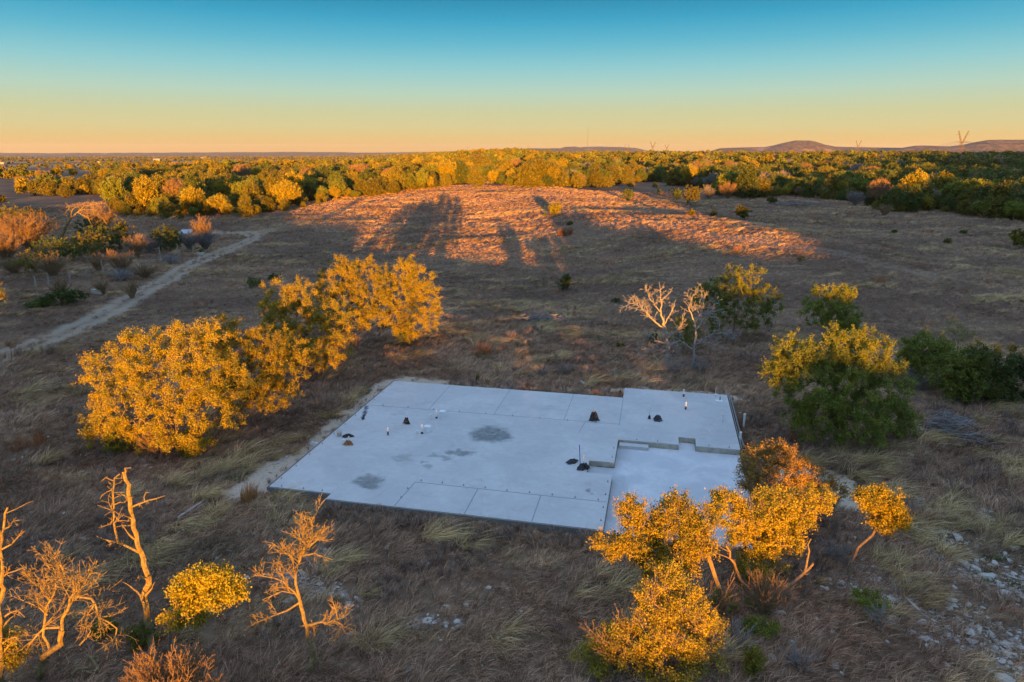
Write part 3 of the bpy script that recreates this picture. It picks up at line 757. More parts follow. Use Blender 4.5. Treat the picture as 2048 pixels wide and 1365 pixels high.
def dead_tree(name, cat, base, limbs_px, label, seed, wood='dead', D=None, group=None, trunk_n=1, **kw):
    """limbs given as ([(px,py,depth offset)...], r0, r1); the first trunk_n are the trunk"""
    rn = np.random.default_rng(seed); b0 = G(*base); D = D or b0[1]
    def mk(l): return [P(q[0], q[1], D + (q[2] if len(q) > 2 else 0)) for q in l]
    polys = [(mk(l), a * (.78 if q_ >= trunk_n else .92), b_ * (.7 if q_ >= trunk_n else .95)) for q_, (l, a, b_) in enumerate(limbs_px)]
    polys[0] = ([b0 - [0, 0, .2]] + list(polys[0][0]), polys[0][1], polys[0][2])
    o = empty(name, b0, label, cat, group)
    V, Q = twigtree(polys[:trunk_n], rn, 1, (1.2,), (.16,), minr=.012)
    obj('trunk', mesh_np('trunk', V - b0, [Q], [M[wood]]), o)
    if len(polys) > trunk_n:
        for pl in polys[trunk_n:]:
            V, Q = twigtree([pl], rn, **kw)
            obj('branch', mesh_np('branch', V - b0, [Q], [M[wood]]), o)
    return o
def bare_bush(name, base, w, h, label, seed, wood='twig', stems=26, cat='bush', group=None, levels=2, minr=.007, lean=0, xyz=None, spread=1.0, dens=(3.2, 3.6)):
    rn = np.random.default_rng(seed); b0 = G(*base) if xyz is None else np.array(xyz, float)
    polys = []
    for i in range(stems):
        a = rn.uniform(0, 2 * math.pi); rad = rn.uniform(0.1, 1) ** .6 * w * spread; L = h * rn.uniform(.75, 1.05) * math.sqrt(max(.15, 1 - (rad / (w * 1.15)) ** 2 * .7))
        p1 = b0 + [math.cos(a) * rad * .45 + lean * .3, math.sin(a) * rad * .45, L * .55]; p2 = b0 + [math.cos(a) * rad + lean, math.sin(a) * rad, L]
        polys.append(([b0 + [math.cos(a) * .08, math.sin(a) * .08, -.1], p1, p2], minr * 2.6, minr))
    V, Q = twigtree(polys, rn, levels, dens, (.34, .4), ang=.6, up=.35, rk=.6, minr=minr, crook=.16)
    o = obj(name, mesh_np(name, V - b0, [Q], [M[wood]]), None, b0)
    return tag(o, label, cat, group)
def green_bush(name, base, w, h, label, seed, m_='juniper', n=70, cat='bush', group=None, xyz=None, leaf=(.09, .05), nl=12, per=5):
    rn = np.random.default_rng(seed); b0 = G(*base) if xyz is None else np.array(xyz, float)
    k = max(3, int(3 + w)); lobes = []
    for i in range(k):
        a = rn.uniform(0, 6.28); rad = w * .45 * rn.random() ** .5; hh = h * rn.uniform(.35, .62)
        r = w * rn.uniform(.4, .6); lobes.append((b0 + [math.cos(a) * rad, math.sin(a) * rad, hh], (r, r, min(hh * .95, h * rn.uniform(.3, .42)))))
    lobes.append((b0 + [0, 0, h * .6], (w * .5, w * .5, h * .42)))
    T = lobe_targets(lobes, n, rn, .55); T = T[T[:, 2] > b0[2] + .08]
    sk = Skel([b0 - [0, 0, .15], b0 + [0, 0, h * .15], b0 + [0.02, 0, h * .3]], rn).grow(list(T), first=1)
    Vw, Qw = sk.wood(sk.radii(.008, rmax=.1), 4)
    C, s0, s1 = sprigs(sk.arr[sk.tips], b0 + [0, 0, h * .2], rn, per, nl, .32 * min(1.2, w * .7), .05)
    Vl, Ql = leaves(C, rn, *leaf)
    o = empty(name, b0, label, cat, group)
    obj('stems', mesh_np('stems', Vw - b0, [Qw], [M['bark']]), o)
    obj('foliage', mesh_np('foliage', Vl - b0, [Ql], [M[m_]]), o)
    return o

# ------------------------------------------------------------------ the row of golden live oaks on the left
ROW = 'live oaks in the row left of the slab'
leafy_tree('live_oak', 'tree', (345, 905), 39.5, [(235, 745, 0, 62), (300, 712, .3, 58), (375, 695, .8, 55), (415, 740, .5, 60), (330, 770, -.8, 70), (245, 810, -.3, 62), (210, 850, 0, 42),
           (350, 835, -1.2, 60), (420, 815, -.5, 58), (300, 865, -.6, 45), (395, 880, -.8, 40), (450, 770, .8, 50), (265, 690, 1, 28), (415, 675, 1.4, 32)],
           'broadest golden live oak with forked trunk, nearest in the row left of the slab', 11, n=520, leaf=(.082, .05), trunk_px=[(348, 870, -.5), (338, 830, -.6), (325, 790, -.4), (318, 750, 0)], per=6, nl=36, group=ROW, rmax=.26)
leafy_tree('live_oak', 'tree', (470, 850), 43.5, [(440, 672, 0, 40), (480, 700, 0, 50), (535, 690, .6, 48), (560, 740, 0, 45), (580, 720, -.3, 36), (510, 760, -.6, 50), (470, 790, -.6, 42), (545, 790, -.4, 40), (580, 700, 1, 25), (440, 730, 0, 40)],
           'golden live oak pressed against the broadest one, second in the row', 12, n=340, leaf=(.082, .05), per=6, nl=36, group=ROW)
leafy_tree('live_oak', 'tree', (610, 745), 54, [(560, 600, 0, 38), (545, 625, 0, 26), (610, 700, -.8, 36), (640, 715, -.9, 26), (600, 585, .3, 30), (590, 640, 0, 44), (640, 620, .3, 42), (630, 670, -.4, 44), (560, 650, 0, 36), (665, 700, -.8, 32), (675, 655, 0, 38), (590, 690, -.5, 30)],
           'golden live oak with hanging lower crown in the middle of the row', 13, n=340, leaf=(.082, .05), per=6, nl=36, group=ROW)
leafy_tree('live_oak', 'tree', (715, 700), 58.5, [(690, 556, 0, 36), (725, 548, .6, 34), (690, 600, 0, 40), (735, 600, 0, 36), (700, 640, -.6, 34), (655, 580, .5, 26), (745, 640, -.5, 28), (680, 530, .5, 18), (650, 620, -.3, 30), (760, 575, .3, 26)],
           'golden live oak with domed top, fourth in the row', 14, n=290, leaf=(.082, .05), per=6, nl=36, group=ROW)
leafy_tree('live_oak', 'tree', (755, 672), 62, [(800, 548, 0, 32), (840, 562, 0, 28), (800, 592, 0, 36), (845, 610, .6, 32), (770, 615, 0, 28), (830, 645, .8, 38), (790, 640, .6, 26), (820, 532, 0, 18), (775, 570, 0, 26), (850, 585, .3, 24)],
           'farthest oak of the row with leaning dark trunk and shaded green right side', 15, n=300, leaf=(.082, .05), trunk_px=[(768, 650), (785, 625), (800, 600)], per=6, nl=36, group=ROW)
bare_bush('bare_bush', (318, 915), 1.7, 1.9, 'fan of bare orange twigs at the foot of the broadest oak', 21, stems=34, minr=.010)
green_bush('green_shrub', (385, 915), 1.0, 1.5, 'low dark green shrub at the foot of the broadest oak', 22, 'oak_green', 70)
green_bush('green_shrub', (245, 900), 1.4, 1.6, 'shaded green shrub under the left side of the broadest oak', 23, 'oak_green', 80)
dead_tree('bare_sapling', 'sapling', (462, 850), [([(462, 830), (466, 800), (460, 770)], .05, .025), ([(463, 815), (480, 790), (505, 768)], .03, .012), ([(463, 812), (448, 790), (440, 765)], .03, .012)],
          'slim bare sapling with pink twigs between the first two golden oaks', 24, wood='twig', trunk_n=1, levels=3, dens=(4, 5, 4))
green_bush('green_shrub', (812, 690), 1.5, 2.4, 'shaded green shrub under the farthest oak of the row', 25, 'oak_green', 90)
green_bush('green_shrub', (648, 566), 1.2, 2.2, 'small dark green bush behind the row of golden oaks', 26, 'dark_juniper', 60)
# ------------------------------------------------------------------ right hand trees
leafy_tree('live_oak', 'tree', (1467, 682), None, [(1490, 558, 0, 32), (1460, 580, 0, 32), (1425, 595, .4, 34), (1480, 610, 0, 42), (1525, 600, .3, 30), (1440, 640, -.3, 28), (1515, 635, 0, 26), (1405, 590, 1, 20), (1545, 610, 0, 18)],
           'round crowned live oak with sunlit orange top on a single upright trunk', 31, 'oak_green', grow_=1.2, leaf=(.12, .075), n=300, trunk_px=[(1467, 665), (1469, 645), (1470, 625)], per=6, nl=18)
leafy_tree('live_oak', 'tree', (1680, 690), None, [(1645, 592, 0, 22), (1690, 592, 0, 22), (1665, 610, 0, 26), (1632, 628, 0, 28), (1690, 625, 0, 28), (1665, 650, 0, 30), (1700, 655, 0, 20)],
           'small green oak with two sunlit tips, behind the big green oak', 32, 'oak_green', n=230, per=6, nl=20, grow_=1.2, leaf=(.12, .075))
leafy_tree('live_oak', 'tree', (1685, 880), 40.5, [(1590, 712, 0, 42), (1640, 700, 0, 45), (1690, 695, 0, 42), (1735, 712, 0, 42), (1580, 750, .4, 36), (1625, 770, -.5, 60), (1700, 770, -.6, 62), (1765, 770, .3, 50), (1640, 835, -.5, 48),
           (1710, 840, -.8, 55), (1775, 835, 0, 45), (1805, 850, .3, 28), (1560, 735, .8, 28), (1600, 820, .3, 30)],
           'large dense green oak with golden sunlit top, right of the slab', 33, 'oak_green', n=640, per=6, nl=32, rmax=.24, leaf=(.09, .056), grow_=1.12)
green_bush('green_shrub', (1560, 760), .9, 1.6, 'dark green shrub tucked behind the left side of the large green oak', 331, 'oak_green', 50)
GC = 'shaded trees at the right edge'
leafy_tree('live_oak', 'tree', (1850, 760), 52, [(1838, 700, 0, 30), (1868, 712, 0, 34), (1840, 735, -.4, 28), (1895, 730, 0, 28), (1815, 720, .5, 20)], 'bright green shaded tree just right of the large golden topped oak', 34, 'oak_green', n=220, per=6, nl=19, grow_=1.2, leaf=(.12, .07))
leafy_tree('live_oak', 'tree', (1925, 795), 48, [(1900, 745, 0, 34), (1935, 728, .5, 32), (1925, 770, -.3, 32), (1960, 760, 0, 30)], 'dark green shaded tree between grey twig thicket and the right edge', 35, 'oak_green', n=220, per=6, nl=19, grow_=1.25, leaf=(.12, .07))
leafy_tree('live_oak', 'tree', (2000, 800), 48, [(1985, 725, 0, 34), (2025, 735, 0, 38), (2050, 765, 0, 36), (1990, 770, -.4, 36), (2030, 790, -.6, 30), (2075, 730, 0, 34)], 'wide dark green tree cut by the right edge of the picture', 36, 'dark_juniper', n=300, per=6, nl=19, bare=.12, grow_=1.2, leaf=(.12, .07))
leafy_tree('sapling', 'tree', (1912, 705), None, [(1905, 655, 0, 18), (1918, 672, 0, 16), (1938, 668, 0, 12)], 'thin sparse sapling standing up behind the shaded right hand trees', 37, 'oak_green', n=50, per=4, nl=8)
bare_bush('bare_bush', (1830, 780), 1.9, 2.2, 'tangled grey bare thicket in front of the shaded right hand trees', 38, 'grey_twig', 40)
bare_bush('bare_bush', (1930, 800), 1.5, 1.8, 'second grey bare thicket below the dark tree on the right', 39, 'grey_twig', 30)
# brush piles
def brush_pile(base, lx, ly, h, n, label, seed, wood='dead', rad=.05):
    rn = np.random.default_rng(seed); b0 = G(*base)
    V = []; Q = []; off = 0; polys = []
    for i in range(n):
        x, y = rn.normal() * lx * .38, rn.normal() * ly * .4
        zz = h * math.exp(-(x / lx) ** 2 * 1.4) * rn.random() ** .7
        a = rn.normal() * .5 + (math.pi if rn.random() < .5 else 0); L = rn.uniform(.5, 1.4) * min(lx, 2.4) * .6
        d = np.array([math.cos(a), math.sin(a) * .8, rn.normal() * .14]) * L / 2
        c_ = b0 + [x, y, zz + .05]; bow = rn.normal(size=3) * .12
        polys.append(([c_ - d, c_ + bow, c_ + d], rad * rn.uniform(.4, 1.3), rad * .3))
    V, Q = twigtree(polys, rn, 1, (1.0,), (.4,), minr=.012)
    return tag(obj('brush_pile', mesh_np('brush_pile', V - b0, [Q], [M[wood]]), None, b0), label, 'brush pile')
brush_pile((1075, 648), 4.4, 1.4, .9, 120, 'long pile of bleached cut branches in the dark grass behind the slab', 41, 'grey_twig')  # grey twig wood colour stands in for shade on this pile
brush_pile((1895, 868), 1.9, 1.5, 1.3, 150, 'round heap of grey brushwood below the shaded right hand trees', 42, 'grey_twig', .035)
brush_pile((1950, 890), 1.4, .8, .35, 30, 'few scattered grey branches right of the round brushwood heap', 43, 'grey_twig', .03)
brush_pile((1600, 412), 14, 4, 1.2, 140, 'pale blue grey slash line along the edge of the right hand wood', 44, 'grey_twig', .12)
# dead cluster behind the slab
dead_tree('dead_tree', 'dead tree', (1335, 735), [([(1338, 700), (1330, 660), (1322, 625)], .13, .07), ([(1322, 625), (1322, 590), (1318, 565)], .08, .02), ([(1322, 625), (1300, 600), (1290, 570)], .06, .02), ([(1323, 600), (1340, 585), (1345, 575)], .05, .02),
          ([(1330, 660), (1300, 635), (1275, 610), (1255, 606)], .09, .02), ([(1275, 612), (1270, 596), (1262, 590)], .04, .015), ([(1300, 635), (1292, 612), (1282, 600)], .04, .015), ([(1334, 690), (1310, 680), (1290, 660)], .05, .02), ([(1328, 650), (1345, 620), (1352, 600)], .06, .02), ([(1332, 680), (1360, 655), (1372, 625)], .05, .018), ([(1336, 700), (1300, 700), (1275, 690)], .045, .015), ([(1334, 690), (1355, 700), (1365, 720)], .04, .015)],
          'bleached dead tree with pink sunlit limbs, left of the small cedar behind the slab', 51, wood='dead_grey', levels=3, dens=(4.2, 4, 3), ln=(.42, .45, .42), minr=.015, rk=.45)
dead_tree('dead_tree', 'dead tree', (1385, 740), [([(1388, 700), (1392, 665), (1390, 650)], .12, .07), ([(1390, 650), (1378, 620), (1385, 595), (1392, 578)], .08, .02), ([(1390, 650), (1402, 625), (1408, 600), (1400, 580)], .07, .02),
          ([(1392, 660), (1415, 630), (1430, 612), (1438, 600)], .08, .02), ([(1420, 625), (1440, 620), (1450, 632)], .05, .02), ([(1390, 690), (1420, 670), (1450, 665), (1470, 680)], .06, .015), ([(1388, 700), (1360, 680), (1340, 690), (1330, 715)], .06, .015),
          ([(1392, 680), (1430, 690), (1450, 700)], .05, .015)],
          'bleached dead tree with spreading grey lower limbs, right of the small cedar behind the slab', 52, levels=3, wood='dead_grey', dens=(4.2, 4, 3), ln=(.42, .45, .42), minr=.015, rk=.45)
green_bush('cedar', (1365, 705), 1.8, 3.9, 'small cedar with sunlit top between the two dead trees behind the slab', 53, 'juniper', 150)
green_bush('cedar', (1306, 690), .7, 1.5, 'little dark cedar left of the dead trees behind the slab', 54, 'dark_juniper', 40)
bare_bush('bare_bush', (1345, 748), 1.5, 1.6, 'grey bare thicket at the foot of the left dead tree', 55, 'grey_twig', 36)
bare_bush('bare_bush', (1400, 745), 1.8, 1.3, 'grey brown thicket at the foot of the right dead tree', 56, 'grey_twig', 34)
# ------------------------------------------------------------------ foreground right
leafy_tree('live_oak', 'tree', (1585, 1080), 30.5, [(1520, 930, 0, 34), (1560, 915, .2, 26), (1500, 960, 0, 22), (1560, 960, 0, 38), (1610, 945, .3, 26), (1640, 975, .2, 28), (1600, 990, 0, 30), (1670, 985, .3, 18), (1540, 900, .6, 16)],
           'twiggy orange oak standing over the right front of the slab', 61, 'dry_leaf', n=340, per=5, nl=13, bare=.15, grow_=1.18, leaf=(.085, .05), twig_r=.008, L=.42)
leafy_tree('live_oak', 'tree', (1530, 1195), 26, [(1460, 1020, .2, 36), (1435, 1005, .4, 20), (1500, 1030, 0, 36), (1545, 1020, 0, 42), (1600, 1020, 0, 36), (1635, 1000, .2, 26), (1500, 1080, 0, 40), (1555, 1075, 0, 42), (1520, 1125, -.3, 34), (1520, 1160, -.3, 22), (1580, 1045, 0, 34)],
           'dense golden oak overlapping the right front corner of the slab', 62, 'oak', n=480, per=6, nl=18, bare=.14, grow_=1.16, leaf=(.08, .047), L=.36, trunk_px=[(1525, 1170), (1515, 1130), (1505, 1080)])
leafy_tree('live_oak', 'tree', (1456, 1235), 23.4, [(1260, 1030, .1, 28), (1300, 1045, .1, 32), (1350, 1030, .1, 34), (1395, 1045, 0, 30), (1395, 1085, -.1, 32), (1340, 1085, -.2, 40), (1280, 1085, -.1, 38), (1225, 1095, 0, 26), (1360, 1125, -.3, 30), (1300, 1120, -.2, 26), (1360, 1005, .3, 14)],
           'golden oak leaning left over the garage slab on a thin bent trunk', 63, 'oak', n=420, per=6, nl=16, bare=.14, grow_=1.16, leaf=(.08, .047), L=.38, trunk_px=[(1452, 1205), (1432, 1160), (1416, 1110), (1400, 1090)], rmax=.12)
leafy_tree('live_oak', 'tree', (1335, 1420), 20.5, [(1335, 1170, .6, 34), (1310, 1215, .4, 36), (1365, 1215, .3, 36), (1310, 1265, .1, 42), (1370, 1270, 0, 40), (1250, 1290, .2, 34), (1205, 1285, .3, 26), (1400, 1310, 0, 34), (1330, 1330, -.3, 50), (1220, 1330, 0, 28), (1395, 1240, .2, 26), (1175, 1305, .3, 18), (1425, 1270, .2, 18), (1270, 1345, -.2, 34)],
           'tall golden oak at the bottom edge, in front of the leaning oak', 64, 'oak', n=560, per=6, nl=17, grow_=1.2, leaf=(.072, .042), L=.40, bare=.26, trunk_px=[(1335, 1380), (1330, 1330), (1325, 1270), (1330, 1220)], rmax=.13, twig_r=.007)
dead_tree('dead_tree', 'dead tree', (1540, 1215), [([(1550, 1190), (1580, 1172), (1605, 1150), (1622, 1135), (1626, 1128)], .10, .05), ([(1608, 1148), (1618, 1115), (1614, 1090), (1622, 1078)], .06, .03)],
          'bare crooked orange limb reaching right from the pink thicket', 65, 'bark', levels=1, dens=(.6,), ln=(.12,))
dead_tree('dead_tree', 'dead tree', (1495, 1215), [([(1490, 1180), (1475, 1145), (1465, 1120), (1452, 1092)], .09, .035), ([(1465, 1120), (1440, 1108), (1415, 1110)], .03, .012), ([(1460, 1105), (1438, 1092), (1418, 1092)], .025, .012), ([(1490, 1180), (1470, 1165), (1450, 1160)], .03, .012)],
          'thin dead stem with level side sticks left of the dense golden oak', 66, 'twig', levels=2, dens=(1.2, 2), ln=(.25, .4))
bare_bush('bare_bush', (1525, 1232), 1.35, 1.9, 'pink bare twig thicket under the dense golden oak', 67, 'twig', 60, minr=.009)
bare_bush('bare_bush', (1215, 1300), 1.2, 2.4, 'bare pink twigs left of the tall golden oak at the bottom edge', 68, 'twig', 16, lean=-.4, minr=.008, xyz=P(1240, 1345, 20.6) * [1, 1, 0])
bare_bush('bare_bush', (1420, 1250), .9, 2.2, 'bare brown twigs right of the tall golden oak at the bottom edge', 681, 'twig', 16, lean=.4, minr=.008)
leafy_tree('live_oak', 'tree', (1694, 1195), 25.6, [(1725, 1000, 0, 16), (1745, 1010, 0, 22), (1775, 1005, .1, 24), (1790, 1030, 0, 24), (1765, 1045, 0, 24), (1800, 1045, 0, 16), (1757, 985, .2, 13)],
           'small mop headed golden oak on a long crooked bare trunk', 69, 'oak', grow_=1.0, n=170, per=6, nl=15, leaf=(.08, .046), L=.3, trunk_px=[(1697, 1165), (1703, 1125), (1716, 1095), (1745, 1070), (1754, 1050), (1750, 1030), (1745, 1010)], rmax=.095, shell=.35)
for k, (b_, w, h, lb, mt) in enumerate([((1440, 1225), .8, .9, 'green shrub right of the leaning oak trunk', 'oak_green'), ((1725, 1215), .9, .7, 'low green shrub below the mop headed oak', 'oak_green'),
        ((1500, 1350), .6, 1.1, 'small bright green cedar at the bottom edge', 'juniper'), ((1520, 1270), .9, .6, 'low green shrub below the pink thicket', 'oak_green'), ((290, 1300), .75, 1.1, 'green cedar right of the tall dead trunk base', 'juniper'),
        ((215, 1275), .6, .8, 'green sprout behind the tangled dead tree', 'juniper'), ((1515, 1215), .5, .6, 'tiny green sprout within the pink thicket', 'oak_green')]):
    green_bush('green_shrub', b_, w, h, lb, 700 + k, mt, 60, leaf=(.07, .035))
for k, (b_, w, h, lb) in enumerate([((1665, 1120), 1.0, 1.1, 'blue grey bare bush left of the mop headed oak'), ((1760, 1250), .9, .8, 'grey bare bush below the mop headed oak'), ((1470, 1300), 1.3, 1.0, 'grey bare thicket right of the tall golden oak'),
        ((1600, 1330), .9, .7, 'grey bare bush near the bottom edge right of the cedar')]):
    bare_bush('bare_bush', b_, w, h, lb, 720 + k, 'grey_twig', 30)
# ------------------------------------------------------------------ foreground left
dead_tree('dead_tree', 'dead tree', (305, 1312), [([(300, 1270), (290, 1200), (297, 1160), (285, 1110), (270, 1060), (262, 1010), (256, 970), (248, 945)], .15, .07),
          ([(285, 1108), (250, 1092), (215, 1080), (192, 1072)], .07, .02), ([(236, 1085), (230, 1040), (225, 995), (226, 960), (240, 948)], .055, .03), ([(226, 962), (212, 955), (203, 963)], .03, .012), ([(262, 1015), (285, 1005), (300, 1000), (330, 992)], .05, .015),
          ([(290, 1003), (285, 995), (300, 985)], .03, .012), ([(228, 1010), (245, 1002), (258, 998)], .03, .015), ([(270, 1050), (250, 1048), (230, 1055)], .03, .015), ([(225, 980), (205, 990), (200, 998)], .025, .012), ([(226, 1040), (205, 1050), (198, 1056)], .025, .012),
          ([(249, 950), (256, 938), (262, 936)], .05, .02), ([(295, 1160), (282, 1150), (272, 1162)], .05, .02)],
          'tall snapped dead trunk glowing orange, left foreground', 71, D=21.8, levels=2, dens=(4.5, 4), ln=(.24, .5), minr=.013, rk=.5, ang=1.1)
dead_tree('dead_tree', 'dead tree', (625, 1345), [([(623, 1310), (618, 1270), (605, 1230), (600, 1200)], .10, .065), ([(600, 1200), (585, 1180), (560, 1160), (530, 1150), (510, 1146)], .05, .014), ([(600, 1205), (580, 1215), (545, 1235), (505, 1245)], .05, .014),
          ([(600, 1200), (590, 1160), (600, 1120), (615, 1085), (622, 1045)], .07, .015), ([(605, 1112), (635, 1110), (665, 1120)], .04, .012), ([(600, 1125), (575, 1110), (550, 1090), (536, 1105)], .04, .012), ([(612, 1090), (596, 1075), (588, 1060)], .03, .012),
          ([(618, 1095), (640, 1080), (650, 1050)], .035, .012), ([(610, 1250), (640, 1245), (675, 1240), (700, 1275), (715, 1280)], .065, .014), ([(675, 1240), (670, 1215), (662, 1190)], .035, .012), ([(620, 1290), (628, 1270), (622, 1240)], .05, .03),
          ([(600, 1190), (570, 1185), (525, 1200)], .035, .012), ([(625, 1300), (640, 1325), (650, 1345)], .04, .012)],
          'leafless dead tree with many fine upswept twigs, centre left foreground', 72, D=20.6, levels=3, dens=(7, 6.5, 5), ln=(.48, .5, .45), minr=.0092, rk=.5, up=.3, ang=.75)
dead_tree('dead_tree', 'dead tree', (75, 1350), [([(90, 1310), (120, 1290), (125, 1262)], .13, .09), ([(125, 1262), (120, 1240), (140, 1215), (150, 1175), (130, 1140), (90, 1110)], .075, .015), ([(120, 1255), (85, 1255), (60, 1290), (20, 1340)], .06, .015),
          ([(100, 1300), (85, 1250), (100, 1200), (70, 1160), (62, 1130)], .065, .014), ([(150, 1175), (165, 1160), (162, 1150)], .03, .012), ([(150, 1190), (190, 1200), (200, 1235), (230, 1260), (235, 1300)], .06, .02), ([(200, 1235), (225, 1230), (250, 1215)], .03, .012),
          ([(145, 1200), (175, 1150), (195, 1145)], .035, .012), ([(100, 1205), (115, 1170), (105, 1130)], .035, .012), ([(95, 1230), (50, 1200), (20, 1190)], .04, .012), ([(160, 1290), (185, 1265), (170, 1245)], .04, .015), ([(100, 1140), (80, 1105), (70, 1110)], .03, .012)],
          'tangled leafless dead tree with arching limbs at the lower left edge', 73, D=19.6, levels=3, dens=(6, 6, 4.5), ln=(.45, .5, .45), minr=.0092, rk=.5, ang=.85)
dead_tree('dead_tree', 'dead tree', (-5, 1400), [([(0, 1330), (-2, 1250), (4, 1170), (2, 1100), (8, 1040), (16, 1015)], .14, .03), ([(2, 1160), (30, 1140), (50, 1135)], .04, .012), ([(2, 1100), (25, 1085), (45, 1060)], .04, .012), ([(0, 1240), (30, 1220), (50, 1235)], .05, .012), ([(6, 1060), (25, 1040), (45, 1040)], .03, .01), ([(0, 1290), (30, 1270), (45, 1290)], .05, .012)],
          'upright dead tree cut by the left edge of the picture', 74, D=19.0, levels=3, dens=(6, 5.5, 4), ln=(.4, .45, .45), minr=.0092, rk=.5)
leafy_tree('gold_oak', 'tree', (338, 1335), 20.6, [(365, 1175, 0, 22), (395, 1165, 0, 24), (430, 1160, 0, 24), (465, 1180, 0, 22), (430, 1195, -.2, 30), (385, 1205, -.1, 26), (355, 1240, 0, 22), (450, 1150, .2, 12), (480, 1190, 0, 10), (400, 1235, 0, 16)],
           'low bright yellow leafy tree leaning right beside the snapped dead trunk', 75, 'gold_leaf', n=190, per=6, nl=15, leaf=(.08, .05), L=.28, trunk_px=[(340, 1262), (365, 1235), (390, 1210)], rmax=.08)
bare_bush('bare_bush', (335, 1400), 1.7, 2.9, 'dense dome of fine orange twigs at the bottom edge', 76, 'twig', 120, minr=.009, levels=2, dens=(6, 6), xyz=np.r_[P(335, 1375, 17.8)[:2], -.1])
leafy_tree('cedar', 'tree', (5, 1320), 19.3, [(12, 1275, 0, 20), (2, 1305, 0, 26), (25, 1320, 0, 18)], 'yellow green cedar at the lower left corner', 77, 'gold_leaf', n=70, per=6, nl=12, leaf=(.07, .035), L=.26)
leafy_tree('live_oak', 'tree', (-40, 690), 55, [(-25, 600, 0, 28), (-38, 580, 0, 30), (-45, 630, 0, 30)], 'golden oak mostly hidden by the left edge of the picture', 78, 'oak', n=120, per=6, nl=14)
brush_pile((375, 1290), .9, .5, .25, 14, 'fallen grey branches beside the snapped dead trunk', 79, 'dead', .04)
brush_pile((175, 1345), .9, .5, .2, 10, 'fallen bleached limb under the tangled dead tree', 791, 'dead', .05)
# planks
M['plank'] = simple('grey weathered plank', (.38, .35, .32), .8, .35, 6)
def plank(pa, pb, w, label, seed=0):
    A, B = G(*pa), G(*pb); c_ = (A + B) / 2; d = B - A; L = np.hypot(d[0], d[1])
    mb_ = MB(); mb_.box((0, 0, .0), (L, w, .04), math.atan2(d[1], d[0])).box((0, w * .9, -.02), (L * .8, w * .4, .035), math.atan2(d[1], d[0]) + .03)
    return tag(mb_.build('plank', M['plank'], None, c_ + [0, 0, .10]), label, 'plank', 'weathered boards lying in the grass')
plank((355, 1040), (410, 1003), .14, 'long grey board lying in grass left of the slab')
plank((1812, 1200), (1838, 1226), .12, 'grey board lying in rubble at the right')
# limestone slabs
M['rock'] = simple('pale limestone', (.46, .42, .36), .9, .25, 3)
def rock(px, py, w, d, h, label, seed, grp='limestone slabs in the right foreground'):
    rn = np.random.default_rng(seed); b0 = G(px, py); k = 9
    an = np.sort(rn.uniform(0, 2 * math.pi, k)); ra = rn.uniform(.6, 1.1, k)
    top = [[math.cos(a) * r * w * .8, math.sin(a) * r * d * .8, h * rn.uniform(.8, 1.1)] for a, r in zip(an, ra)]
    mid = [[math.cos(a) * r * w, math.sin(a) * r * d, h * rn.uniform(.2, .5)] for a, r in zip(an, ra)]
    bot = [[math.cos(a) * r * w * .9, math.sin(a) * r * d * .9, -.15] for a, r in zip(an, ra)]
    V_ = np.array(bot + mid + top + [[0, 0, h]]); Q = []; T = []
    for j in range(k):
        q = (j + 1) % k; Q += [[j, q, k + q, k + j], [k + j, k + q, 2 * k + q, 2 * k + j]]; T.append([2 * k + j, 2 * k + q, 3 * k])
    o = obj('limestone_rock', mesh_np('limestone_rock', V_, [np.array(Q), np.array(T)], [M['rock']]), None, b0); o.rotation_euler = (rn.normal() * .08, rn.normal() * .08, rn.uniform(0, 6))
    return tag(o, label, 'rock', grp)
RK = [(1923, 1128, .42, .2, .14, 'long pale slab, leftmost of the upper rock scatter'), (1952, 1140, .3, .25, .1, 'flat pale slab just right of the leftmost slab'), (1975, 1155, .5, .35, .12, 'largest flat slab in the middle of the upper rock scatter'),
      (1992, 1172, .4, .25, .1, 'slab below the largest flat slab'), (2008, 1188, .4, .3, .12, 'lowest right slab of the upper rock scatter'), (1985, 1128, .3, .2, .14, 'slab above the largest flat slab'), (2008, 1112, .22, .14, .16, 'small tilted slab above the upper scatter'),
      (2030, 1100, .34, .2, .15, 'bright triangular slab near the right edge'), (2000, 1070, .15, .1, .08, 'small stone high at the right'), (2035, 1060, .2, .12, .1, 'small stone at the right edge'), (1962, 1262, .32, .14, .08, 'flat slab at the top of the lower rock scatter'),
      (1985, 1275, .4, .2, .08, 'long slab in the middle of the lower rock scatter'), (2010, 1290, .3, .2, .08, 'slab at the right of the lower rock scatter'), (1965, 1292, .25, .13, .07, 'small slab left in the lower rock scatter'), (2012, 1308, .25, .2, .08, 'lowest slab of the lower rock scatter'),
      (1850, 1055, .12, .1, .08, 'single stone right of the mop headed oak'), (1905, 1052, .15, .1, .08, 'pale stone high in the right rubble'), (1820, 912, .3, .2, .16, 'blue white stone below the large green oak'), (1165, 768, .45, .2, .18, 'white chalky lump at the back edge of the slab'),
      (1335, 1160, .0, .0, .0, None), (1418, 1195, .22, .12, .14, 'white block beside the leaning oak trunk'), (165, 1080, .28, .14, .1, 'pale flat stone left of the snapped dead trunk'), (1150, 1375, .1, .1, .1, None), (438, 992, .14, .08, .08, 'small white stone by the left front corner of the slab')]
for k, (px, py, w, d, h, lb) in enumerate(RK):
    if lb: rock(px, py, w, d, h, lb, 800 + k)
